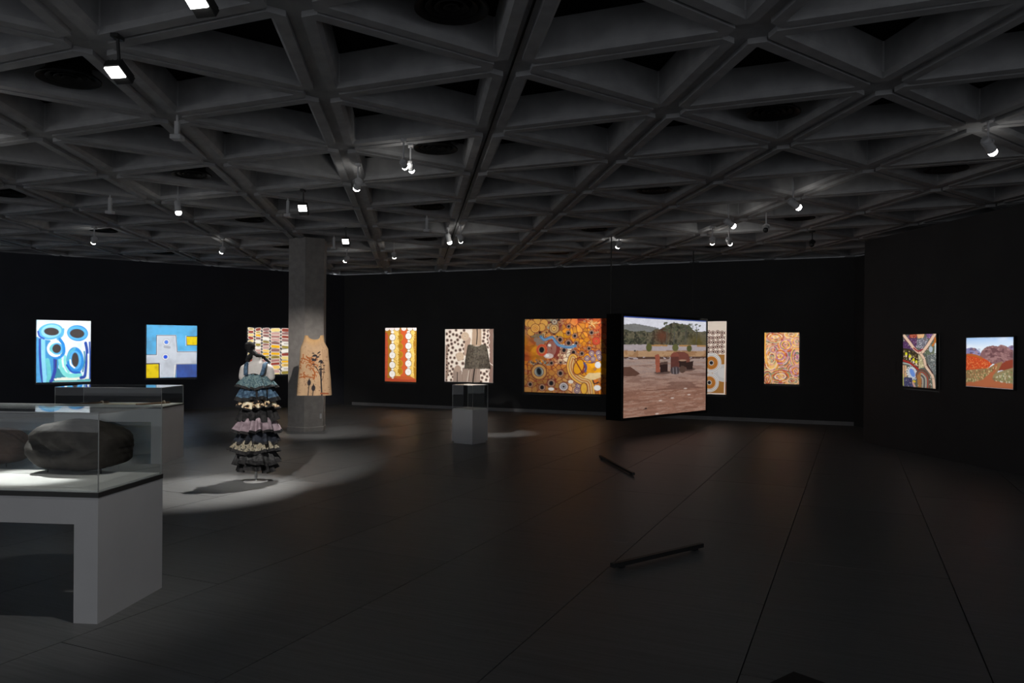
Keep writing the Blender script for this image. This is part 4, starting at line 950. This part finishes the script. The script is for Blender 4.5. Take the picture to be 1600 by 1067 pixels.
ruffle(602, 625, 0.00, 0.01, .185, .250, 'blue', 11, .034, 2, .20)
ruffle(623, 637, 0.01, 0.02, .200, .268, 'tan', 12, .036, 3, .10)
ruffle(633, 657, 0.02, 0.02, .200, .235, 'black', 12, .032, 4)
ruffle(651, 674, 0.02, 0.015, .205, .300, 'pink', 13, .036, 5, .16)
ruffle(669, 692, 0.015, 0.0, .205, .255, 'navy', 12, .032, 6)
ruffle(686, 705, 0.0, -0.02, .215, .305, 'cream', 13, .038, 7, .20)
ruffle(699, 723, -0.01, 0.0, .215, .285, 'slate', 12, .038, 8, .22)
ruffle(713, 734, 0.0, 0.01, .200, .250, 'black', 11, .036, 9)
mb = MB(); mb.rings([circ(0.115, zr(583), .8), circ(.185, zr(606), .8), circ(.195, zr(640), .8), circ(.205, zr(690), .8), circ(.20, zr(722), .8)]); mb.build('underskirt', FB['black'], dress)
for s, xa, xb in ((-1, -0.105, -0.100), (1, 0.120, 0.098)):
    pts = [(xb, -0.115, zr(586)), (xa, -0.103, zr(577)), (xa * 1.02, -0.075, zr(569.5)), (xa * 0.98, 0.0, zr(566.0)), (xa * 1.02, 0.075, zr(570)), (xb, 0.112, zr(586))]
    rows = []
    for i, p in enumerate(pts):
        p = Vector(p); w = 0.024; rows.append([p + Vector((-w, 0, 0)), p + Vector((w, 0, 0)), p + Vector((w, -0.006 if p.y <= 0 else .006, 0.005)), p + Vector((-w, -0.006 if p.y <= 0 else .006, 0.005))])
    mb = MB(); mb.rings(rows, cap0=True, cap1=True); mb.build('strap', FB['blue'], dress)
# black neckpiece: a knob and twisted bands round the neck
nk = thing('neckpiece', 'black sculptural neckpiece with a round knob on the mannequin neck', 'neckpiece', (dp.x, dp.y, zr(556)))
def N_(px, py, y=0.0): p = at_depth(px, py, dp.y + y); return p - Vector((dp.x, dp.y, zr(556)))
n = 20
kc = N_(390.5, 541, 0.02); mb = MB(); mb.rings([[kc + Vector((0.066 * math.sin(t) * math.cos(2 * math.pi * i / 20), 0.055 * math.sin(t) * math.sin(2 * math.pi * i / 20), -0.060 * math.cos(t) + 0.006 * math.sin(4 * t + i * 0.6))) for i in range(20)] for t in [math.pi * j / 12 for j in range(1, 12)]], cap0=True, cap1=True); mb.build('knob', FB['black'], nk)
mb = MB(); mb.tube([N_(390, 546), N_(396, 551), N_(402, 555, -.05), N_(409, 556, -.055), N_(413, 558, -.01), N_(409, 558, .06), N_(398, 556, .06), N_(393, 551, .03)], [.038, .034, .026, .018, .016, .02, .024, .03], 12); mb.build('neck_band', FB['black'], nk)
mb = MB(); mb.tube([N_(396, 553, .0), N_(390, 558, .03), N_(387, 563, .05), N_(389, 567, .06)], [.030, .036, .030, .012], 10); mb.build('trailing_band', FB['black'], nk)
mb = MB(); mb.tube([N_(411, 558, .02), N_(416, 562, .06), N_(421, 566, .08)], [.016, .018, .012], 8); mb.build('trailing_band', FB['black'], nk)

# ================================================================== HANGING GARMENTS
def garment(name, label, cat, cvs, Yd, rows_px, neck, depth, px0, py0, sc, yaw=0.0):
    """sleeveless garment hung on fine wire.  rows_px: (y, left, right) outline in traced units; neck: (xl, xr, drop)"""
    nU, nT = cvs.nx, cvs.ny
    def W(x, y): return at_depth(px0 + x / sc, py0 + y / sc, Yd)
    ys = [r[0] for r in rows_px]; Ls = [r[1] for r in rows_px]; Rs = [r[2] for r in rows_px]
    ytop, ybot = ys[0], ys[-1]
    base = W((Ls[-1] + Rs[-1]) / 2, ybot)
    t = thing(name, label, cat, base)
    sides = []
    for sgn in (-1, 1):
        co = np.zeros((nT, nU, 3)); cols = np.zeros((nT, nU, 3))
        for j in range(nT):
            f = j / (nT - 1)
            for i in range(nU):
                s = 2 * i / (nU - 1) - 1
                yy = ytop + (ybot - ytop) * f
                l, r_ = np.interp(yy, ys, Ls), np.interp(yy, ys, Rs); x = (l + r_) / 2 + s * (r_ - l) / 2
                e = (x - neck[0]) / (neck[1] - neck[0]); dip = neck[2] * math.sqrt(max(0, 1 - (2 * e - 1) ** 2)) if 0 < e < 1 else 0
                y2 = yy + dip * (1 - f) ** 3 * (0.75 if sgn > 0 else 1.0)
                P = W(x, y2); d = depth * (0.30 + 0.70 * f) * math.sqrt(max(0, 1 - s ** 4))
                d += 0.010 * math.sin(6 * s + 1.3) * f * (1 - s * s) ** 0.5 * 1.4
                P = P + Vector((0, sgn * d, 0)); q = P - base
                co[j, i] = q
        Xs = co
        c2 = Canvas.__new__(Canvas); c2.A = cvs.A
        me = c2.grid_mesh('panel', co if sgn < 0 else co[:, ::-1], M['cloth_paint'])
        for p in me.polygons: p.use_smooth = True
        link('front_panel' if sgn < 0 else 'back_panel', me, t); sides.append(co)
    # closing hem and side seams so that the cloth has thickness
    mb = MB()
    mb.rings([[Vector(p) for p in sides[0][:, 0]], [Vector(p) for p in sides[1][:, 0]]], close=False)
    mb.rings([[Vector(p) for p in sides[0][:, -1]], [Vector(p) for p in sides[1][:, -1]]], close=False)
    mb.build('side_seams', M['cloth_plain_' + name], t)
    for k, xx in ((0, neck[0] - 14), (1, neck[1] + 14)):
        p = W(xx, ytop) - base; mb = MB(); mb.cyl(p, Vector((p.x, p.y, soffit(base + p) + 0.004 - base.z)), 0.0005, n=6); mb.build('hanging_wire', M['wire'], t)
    return t, base, sides
M['cloth_paint'] = painted('printed_cloth', 0.85)
M['cloth_plain_tunic'] = mat('tan_cloth', (0.46, 0.31, 0.19), 0.85, 0.15, 20)
M['cloth_plain_fur_vest'] = mat('grey_fur_hide', (0.07, 0.062, 0.05), 0.95, 0.3, 30)
def pic_tunic():
    c = Canvas(125, 125, 418, 628, 88, 12); g = np.random.default_rng(9); c.fill((196, 164, 130)); c.put((c.noise(60, 60, 2) - 0.5) * 1.6, (176, 140, 108)); c.put((200 - c.Y) / 90, (206, 166, 114))
    for i in range(90): c.ell(g.uniform(135, 410), g.uniform(220, 620), g.uniform(1.5, 5), g.uniform(1.5, 4), (120, 84, 70))
    RU = (166, 92, 44)
    for i in range(46):
        x, y = g.uniform(146, 300), g.uniform(285, 490); a = g.uniform(0, 6.28); L = g.uniform(12, 34); c.stroke([(x, y), (x + L * math.cos(a) * 0.6 + 4, y + L * math.sin(a) * 0.5), (x + L * math.cos(a + 0.8), y + L * math.sin(a + 0.8) * 0.8)], g.uniform(4, 9), RU)
    c.stroke([(170, 285), (178, 320), (230, 330), (250, 350)], 10, RU); c.stroke([(272, 400), (292, 440), (285, 490)], 12, RU); c.stroke([(150, 480), (210, 470), (280, 478)], 9, RU); c.stroke([(205, 300), (235, 310), (240, 335)], 14, RU)
    DK = (52, 48, 52)
    c.stroke([(352, 625), (348, 540), (345, 470), (340, 420)], 13, DK); c.stroke([(345, 480), (318, 410), (280, 370)], 6, DK); c.stroke([(346, 500), (352, 430), (345, 350)], 7, DK); c.stroke([(347, 520), (370, 450), (376, 380)], 5, DK); c.stroke([(300, 380), (322, 420)], 5, DK)
    for x, y, r in ((272, 262, 12), (290, 290, 22), (330, 268, 15), (318, 305, 16), (283, 330, 20), (270, 318, 14), (348, 350, 20), (362, 360, 14), (345, 415, 16), (335, 392, 10), (375, 380, 10), (372, 440, 12), (278, 366, 12), (368, 412, 11), (300, 318, 12), (338, 290, 8)):
        r *= 1.15; c.poly([(x + r * math.cos(a_), y - r * 0.85 * math.sin(a_)) for a_ in [k_ * math.pi / 10 for k_ in range(11)]], DK)
    for x, y, h in ((243, 520, 105), (283, 565, 62)): c.stroke([(x, y + 10), (x - 4, y + h)], 8, DK); c.ell(x, y, 17, 25, DK); c.ell(x, y - 24, 5, 14, DK)
    c.stroke([(365, 240), (368, 400), (366, 625)], 3, (150, 112, 80)); c.put((c.X > 370) * 0.25, (150, 118, 90)); c.stroke([(345, 610), (400, 612)], 12, (150, 80, 50)); c.vary(14, 0.08, 3); return c
YT = 13.75
tunic, tb, _ = garment('tunic', 'tan sleeveless tunic printed with dark trees and rust marks before the column', 'garment', pic_tunic(), YT,
        [(128, 192, 352), (150, 188, 354), (185, 178, 358), (225, 160, 380), (240, 155, 389), (300, 152, 393), (400, 145, 402), (500, 137, 410), (600, 129, 416), (626, 127, 417)], (216, 328, 46), 0.16, 440, 500, 5.34)
def pic_fur():
    c = Canvas(1085, 305, 1412, 612, 70, 13); c.fill((112, 101, 88)); c.put((c.noise(16, 60, 2) - 0.45) * 2.2, (152, 140, 122)); c.put((c.noise(60, 18, 5) - 0.52) * 2.6, (50, 45, 38)); c.put((np.exp(-((c.Y - 480) / 26) ** 2) * (c.noise(60, 30, 7) > 0.45)) * 0.6, (44, 38, 34)); c.put(np.clip((360 - c.Y) / 60, 0, 1) * 0.5, (146, 140, 122)); c.vary(9, 0.22, 4, 26); return c
YV = 15.0
vest, vb, vs_ = garment('fur_vest', 'grey-brown fur vest hanging before the cream painting', 'garment', pic_fur(), YV,
        [(312, 1128, 1358), (330, 1126, 1362), (380, 1118, 1372), (440, 1105, 1384), (500, 1096, 1394), (560, 1090, 1404), (605, 1086, 1410)], (1192, 1292, 26), 0.10, 590, 500, 8.0)
rg = np.random.default_rng(21); fv = []; ff = []
for side, co in zip((-1, 1), vs_):                # short fur standing off the hide
    for _ in range(2600):
        j, i = int(rg.integers(0, co.shape[0])), int(rg.integers(0, co.shape[1])); p = co[j, i]
        L = rg.uniform(0.018, 0.040); d = np.array([rg.normal(0, .35) + (0.5 if i > co.shape[1] * .93 else -0.5 if i < co.shape[1] * .07 else 0), side * rg.uniform(.3, .9), -rg.uniform(.4, 1.0) + (1.2 if j < 2 else 0)]); d = d / np.linalg.norm(d) * L
        w = np.array([0.0022, 0, 0]); k = len(fv); fv += [tuple(p - w), tuple(p + w), tuple(p + d)]; ff.append((k, k + 1, k + 2))
me = bpy.data.meshes.new('fur'); me.from_pydata(fv, [], ff); me.update(); me.materials.append(two_tone('fur_hair', (0.05, 0.042, 0.034), (0.27, 0.24, 0.20), 30, pos=(.35, .65)))
fo = link('fur', me, vest); fo['kind'] = 'stuff'

# ================================================================== FLOOR BARS, BENCH, WALL LABELS
def bar(label, p, q, w, h, caps=True):
    d = (q - p); d.z = 0; L = d.length; d = d.normalized(); nn = Vector((-d.y, d.x, 0)); c = (p + q) / 2
    t = thing('floor_bar', label, 'floor barrier', (c.x, c.y, 0), group='low black bars on the floor')
    mb = MB(); mb.box((0, 0, 0.014 + h / 2), (L, w, h), ax=(d, nn, ZV), bev=0.004); mb.build('rail', M['black_metal'], t)
    for k in (-1, 1):
        mb = MB(); mb.box(d * (k * (L / 2 - 0.10)) + ZV * 0.007, (0.05, w * 0.9, 0.014), ax=(d, nn, ZV)); mb.build('foot', M['black_metal'], t)
bar('short thick black bar lying low on the floor near black bench', at_z(956, 890), at_z(1097, 857), 0.045, 0.035)
bar('slim black bar on the floor between plinth and armchair screen', at_z(938, 716), at_z(990, 744), 0.04, 0.035)
bp0 = at_z(1239, 1047, 0.43); bq = at_z(1197, 1067, 0.43); bu = (bq - bp0); bu.z = 0; bu = bu.normalized(); bv = Vector((-bu.y, bu.x, 0))
bv = bv if bv.y < 0 else -bv
BL_, BW_ = 1.5, 0.5
bcn = bp0 + bu * (BW_ / 2) + bv * (BL_ / 2)
t = thing('bench', 'low black upholstered gallery bench standing on the dark floor', 'bench', (bcn.x, bcn.y, 0)); ax = (bu, bv, ZV)
M['bench_black'] = mat('black_bench_leather', (0.010, 0.010, 0.010), 0.55, 0.15, 12, 0.1, 90, spec=0.3)
mb = MB(); mb.box((0, 0, 0.37), (BW_, BL_, 0.12), ax=ax, bev=0.008); mb.build('seat', M['bench_black'], t)
mb = MB(); mb.box((0, 0, 0.29), (BW_ - 0.04, BL_ - 0.04, 0.04), ax=ax); mb.build('seat_frame', M['black_metal'], t)
for sx in (-1, 1):
    for sy in (-1, 1):
        mb = MB(); mb.box(bu * (sx * (BW_ / 2 - 0.05)) + bv * (sy * (BL_ / 2 - 0.08)) + ZV * 0.135, (0.04, 0.04, 0.27), ax=ax); mb.build('leg', M['black_metal'], t)
M['label_text'] = mat('grey_label_lettering', (0.045, 0.04, 0.04), 0.7, 0.1, 8)
def wall_label(label, P, u, x0, x1, y0, y1, colsn):
    n = Vector((u.y, -u.x, 0)); n = n if n.dot(EY - P) > 0 else -n
    a, b, d_ = at_wall(x0, y0, P + n * 0.004, u), at_wall(x1, y0, P + n * 0.004, u), at_wall(x0, y1, P + n * 0.004, u)
    w, h = (b - a).length, a.z - d_.z; dd = (b - a); dd.z = 0; dd = dd.normalized(); base = Vector(((a.x + b.x) / 2, (a.y + b.y) / 2, d_.z))
    t = thing('wall_label', label, 'wall text', base)
    mb = MB(); mb.box(Vector((0, 0, h / 2)), (w, 0.006, h), ax=(dd, n, ZV)); mb.build('plaque', M['wall_black'], t)
    rr = random.Random(4)
    for cix in range(colsn):
        mb = MB(); cw = w / colsn
        for k in range(12):
            lw = cw * 0.8 * rr.uniform(0.6, 1); mb.box(dd * (-w / 2 + cw * cix + cw * 0.1 + lw / 2) + n * 0.0035 + Vector((0, 0, h * (0.92 - k * 0.075))), (lw, 0.001, h * 0.022), ax=(dd, n, ZV))
        mb.build('text_column', M['label_text'], t)
wall_label('dark wall label with two columns of small text beside orange painting', C0, D3, 579, 598, 553, 579, 2)
wall_label('dark wall label with one column of small text beside patchwork painting', R0, D1, 1392, 1400, 564, 584, 1)

# ================================================================== LAMPS
def spotlight(label, px, py, target, power, quad=None, angle=30, blend=0.3, lit=True, z=3.60, col=(1, 0.95, 0.88), size=1.0, radius=0.03, body='lamp_white', soft=0.003):
    """track spotlight: mount on the rib, stem, yoke, housing with glowing front"""
    lens = at_z(px, py, z); tg = Vector(target); d = (tg - lens).normalized()
    L = 0.15 * size; R = 0.045 * size
    piv = lens - d * (L * 0.75); top = Vector((piv.x, piv.y, soffit(piv)))
    t = thing('track_spotlight', label, 'spotlight', top, group='ceiling spotlights')
    q = lambda p: Vector(p) - top
    mb = MB(); mb.box((0, 0, -0.011), (0.055, 0.12, 0.030), ax=(Vector((D1.y, -D1.x, 0)), D1, ZV)); mb.build('mount', M[body], t)
    mb = MB(); mb.cyl((0, 0, -0.008), q(piv) + ZV * (R + 0.02), 0.010, n=10); mb.build('stem', M[body], t)
    side = d.cross(ZV); side = side.normalized() if side.length > 0.05 else Vector((1, 0, 0))
    mb = MB(); mb.tube([q(piv) + side * (R * 1.15), q(piv) + side * (R * 1.2) + ZV * (R * 0.7), q(piv) + ZV * (R * 1.5), q(piv) - side * (R * 1.2) + ZV * (R * 0.7), q(piv) - side * (R * 1.15)], 0.006, 6); mb.build('yoke', M[body], t)
    mb = MB(); b0 = q(piv) - d * (L * 0.5); b1 = q(lens) - d * 0.03
    mb.cyl(b0, b0 + d * (L * 0.12), R * 0.75, R * 0.95, 20); mb.cyl(b0 + d * (L * 0.12), b1, R * 0.95, R, 20)
    for k in range(3): mb.cyl(b0 + d * (L * (0.16 + 0.1 * k)), b0 + d * (L * (0.19 + 0.1 * k)), R * 1.06, n=20)
    hs = mb.build('housing', M[body], t)
    n = 16; x = d.orthogonal().normalized(); y = d.cross(x); rows = []
    for k in range(6):
        f = k / 5; rr = R * 0.92 * math.cos(f * 1.35); rows.append([b1 + d * (0.02 + R * 0.75 * math.sin(f * 1.35)) + (x * math.cos(2 * math.pi * i / n) + y * math.sin(2 * math.pi * i / n)) * rr for i in range(n)])
    rows.insert(0, [b1 + (x * math.cos(2 * math.pi * i / n) + y * math.sin(2 * math.pi * i / n)) * (R * 0.92) for i in range(n)])
    mb = MB(); mb.rings(rows, cap1=True); mb.build('lens', M['lens' if lit else 'lens_off'], hs)
    if lit and power: spot(t, lens + d * (R * 0.9 + 0.01), target, power, angle, blend, col, radius, quad, soft)
    return t
def shrink(quad, l=0, r=0, t=0, b=0):
    TL, TR, BR, BL = quad; f = lambda a, c, k: a + (c - a) * k
    q = [f(TL, TR, l), f(TR, TL, r), f(BR, BL, r), f(BL, BR, l)]
    return [f(q[0], q[3], t), f(q[1], q[2], t), f(q[2], q[1], b), f(q[3], q[0], b)]
def frame_lamp(key, px, py, words, k=1.0, col=(1, 0.975, 0.945), **kw):
    c, quad, nn = LIT[key]; p = at_z(px, py, kw.get('z', 3.60)); r2 = (c - p).length_squared
    cosi = max(0.2, nn.dot((p - c).normalized()))
    sh = {a: kw.pop(a) for a in ('l', 'r', 't', 'b') if a in kw}
    q = shrink(quad, **sh) if sh else quad
    # projector iris: power follows distance so that all pictures are lit alike
    spotlight('white spotlight aimed at ' + words, px, py, c, FRAMING_POWER * k * r2 / 20.0 / (0.5 + 0.5 * cosi), q, angle=50, blend=0.1, col=col, radius=0.015, **kw)
frame_lamp('ovals', 146, 379, 'the blue painting of dark ovals', 1.1, (0.95, 0.98, 1.0))
frame_lamp('cross', 346, 394, 'the blue painting of a pale cross', 0.9, (0.97, 0.98, 1.0))
frame_lamp('lozenges', 539, 408, 'the lozenge painting beside the column', 0.85)
frame_lamp('discs', 616, 402, 'the painting with strings of white discs', 1.05)
frame_lamp('cells', 720, 377, 'the cream painting of cells', 0.85, (1, 0.96, 0.92))
frame_lamp('eyes', 965, 386, 'the large orange painting of eyes', 0.72, r=0.118, z=3.72)
frame_lamp('bark', 1113, 380, 'the narrow bark painting', 0.62)
frame_lamp('swirls', 1141, 381, 'the small painting of swirling rings', 0.82)
frame_lamp('paths', 1147, 354, 'the patchwork painting with forked path', 0.72)
frame_lamp('desert', 1249, 325, 'the desert landscape painting', 0.85, (0.97, 0.98, 1.0))
spotlight('white spotlight high above the right-hand black partition', 1552, 239, R0 - D1 * 5.5 + Vector((0, 0, 1.2)), 60, angle=34, blend=0.6)
spotlight('white spotlight aimed at the printed tan tunic', 557, 295, tb + Vector((0, 0, 0.75)), 1000, angle=28, blend=0.75, col=(1, 0.93, 0.86))
spotlight('small spotlight of a close pair, aimed at the fur vest', 633, 262, vb + Vector((0, 0, 0.25)), 500, angle=6, blend=0.8, size=0.75, col=(1, 0.93, 0.86))
spotlight('small spotlight beside its twin, aimed at glass plinth', 643.5, 267.5, pcn + Vector((0, 0, 0.6)), 70, angle=10, blend=0.8, size=0.75)
spotlight('white spotlight over the floor right of the low case', 279, 334, Vector((-4.5, 11.2, 0.2)), 110, angle=70, blend=0.9)
spotlight('white spotlight beside the track, aimed down past the fur vest', 703, 380, Vector((-0.2, 15.3, 0.0)), 260, angle=24, blend=0.9)
for px, py, lab in ((1196, 360, 'unlit grey spotlight beside the lit ones over the dark wall'), (1268, 383, 'unlit spotlight with dark lens near the partition end')):
    spotlight(lab, px, py, at_z(px - 30, py, 3.3) + Vector((0, 0, -1.0)), 0, lit=False, body='lamp_white' if px != 1268 else 'lamp_black')

def flood(label, px, py, target, power, angle, blend, w=0.13, h=0.10, z=3.58, tilt=None, col=(1, 0.96, 0.9), faces=None):
    """rectangular LED wash light on a stem"""
    c = at_z(px, py, z); top = Vector((c.x, c.y, soffit(c))); t = thing('wash_light', label, 'wash light', top, group='ceiling wash lights')
    f = (Vector(faces) if faces else (Vector(target) - c)).normalized(); sx = f.cross(ZV).normalized(); sy = sx.cross(f)
    q = c - top
    mb = MB(); mb.box((0, 0, -0.011), (0.05, 0.10, 0.03)); mb.build('mount', M['lamp_black'], t)
    mb = MB(); mb.cyl((0, 0, -0.008), q + ZV * 0.03 - f * 0.05, 0.012, n=10); mb.build('stem', M['lamp_black'], t)
    mb = MB(); mb.box(q - f * 0.045, (w, h + 0.07, 0.06), ax=(sx, sy, f), bev=0.006); mb.build('housing', M['lamp_black'], t)
    mb = MB(); mb.box(q - f * 0.010 + sy * 0.030, (w - 0.02, h - 0.01, 0.012), ax=(sx, sy, f)); mb.build('led_panel', M['led'], t)
    for k in range(4):
        mb = MB(); mb.box(q - f * 0.079 + sx * (w * (k / 3 - 0.5) * 0.8), (0.006, h + 0.05, 0.02), ax=(sx, sy, f)); mb.build('cooling_fin', M['lamp_black'], t)
    spot(t, c + f * 0.01 + sy * 0.03, target, power, angle, blend, col, 0.04)
    return t
F1 = flood('black wash light nearest the boulder case, lit panel facing down', 309, 10, cA + uA * 0.5 + Vector((0, 0, 0.4)), 90, 60, 0.9, faces=(-0.15, -0.62, -1.0))
flood('black wash light over the low case, lighting the ruffled dress', 183, 120, dp + Vector((0.1, 0.2, 0.5)), FLOOD_POWER * 1.7, 26, 0.7, faces=(-0.1, -0.55, -1.0))
flood('black wash light hanging behind the ruffled dress', 473, 329, dp + Vector((-0.25, -0.3, 0.5)), FLOOD_POWER * 1.15, 36, 0.8, faces=(0.0, -1.0, -0.75))
flood('black wash light hanging just right of the column top', 540, 380, at_z(520, 676), FLOOD_POWER * 0.22, 40, 0.9, faces=(0.0, -1.0, -0.75))
# spotlights added to light the cases, unseen beyond the left edge of the picture
spotlight('added unseen spotlight lighting the left part of the boulder case', -82, 186, cA + uA * 0.52 + vA * 0.10 + Vector((0, 0, dA)), 700, angle=13, blend=0.7, z=3.58, col=(1, 0.98, 0.95))
spotlight('added unseen spotlight lighting the low case of flat pieces', -60, 250, cB + Vector((0, 0, dB)), 120, angle=12, blend=0.8)

# added downlight, unseen inside a coffer, throwing the tunic's shadow on the floor
q0 = Vector((-4.1, 12.6, HC + 0.28)); t = thing('added_downlight', 'small black downlight added unseen inside a coffer before the column', 'downlight', q0)
mb = MB(); mb.cyl((0, 0, 0), (0, 0, -0.07), 0.05, n=18); mb.build('housing', M['lamp_black'], t)
mb = MB(); mb.cyl((0, 0, -0.07), (0, 0, -0.076), 0.04, n=18); mb.build('lens', M['led'], t)
spot(t, q0 - Vector((0, 0, 0.085)), Vector((-3.4, 14.4, 0)), FLOOD_POWER * 1.0, 34, 0.8, (1, 0.96, 0.9), 0.03)
def sensor(label, px, py, w=0.10, drop=0.22):
    c = at_z(px, py, HC); up_ = soffit(c) - HC; t = thing('ceiling_sensor', label, 'sensor', (c.x, c.y, HC), group='grey T-shaped ceiling sensors')
    mb = MB(); mb.cyl((0, 0, up_ + 0.002), (0, 0, -0.035), 0.010, n=8); mb.build('rod', M['lamp_white'], t)
    mb = MB(); mb.box((0, 0, -0.035 - (drop - 0.07) / 2), (0.042, 0.042, drop - 0.07), bev=0.004); mb.build('neck', M['lamp_white'], t)
    mb = MB(); mb.box((0, 0, -drop + 0.012), (w, w, 0.045), bev=0.006); mb.build('sensor_head', M['lamp_white'], t)
sensor('grey T-shaped sensor hanging over the low glass case', 277, 184, 0.105, 0.20)
for px, py, lab in ((172, 305, 'grey T-shaped sensor far over the pale cross painting'), (450, 310, 'grey T-shaped sensor beside the wash light behind the dress'), (667, 337, 'grey T-shaped sensor over the plinth and fur vest'), (522, 368, 'grey T-shaped sensor at the column top')): sensor(lab, px, py, 0.10, 0.26)

# unseen lamp added behind the partition to throw cool light on the ceiling
pl_ = R0 + Vector((2.2, 1.2, 0)); t = thing('added_uplight', 'cool unseen lamp added in the passage behind the partition', 'lamp', (pl_.x, pl_.y, 0))
mb = MB(); mb.cyl((0, 0, 0), (0, 0, 0.02), 0.14, n=24); mb.build('base', M['black_metal'], t)
mb = MB(); mb.cyl((0, 0, 0.02), (0, 0, 1.7), 0.015, n=10); mb.build('pole', M['black_metal'], t)
mb = MB(); mb.cyl((0, 0, 1.68), (0, 0, 1.85), 0.05, 0.12, n=20, caps=False); mb.build('shade', M['black_metal'], t)
spot(t, Vector((pl_.x, pl_.y, 1.86)), Vector((pl_.x - 0.2, pl_.y, 4)), 90, 140, 0.8, (0.75, 0.85, 1.0), 0.05)
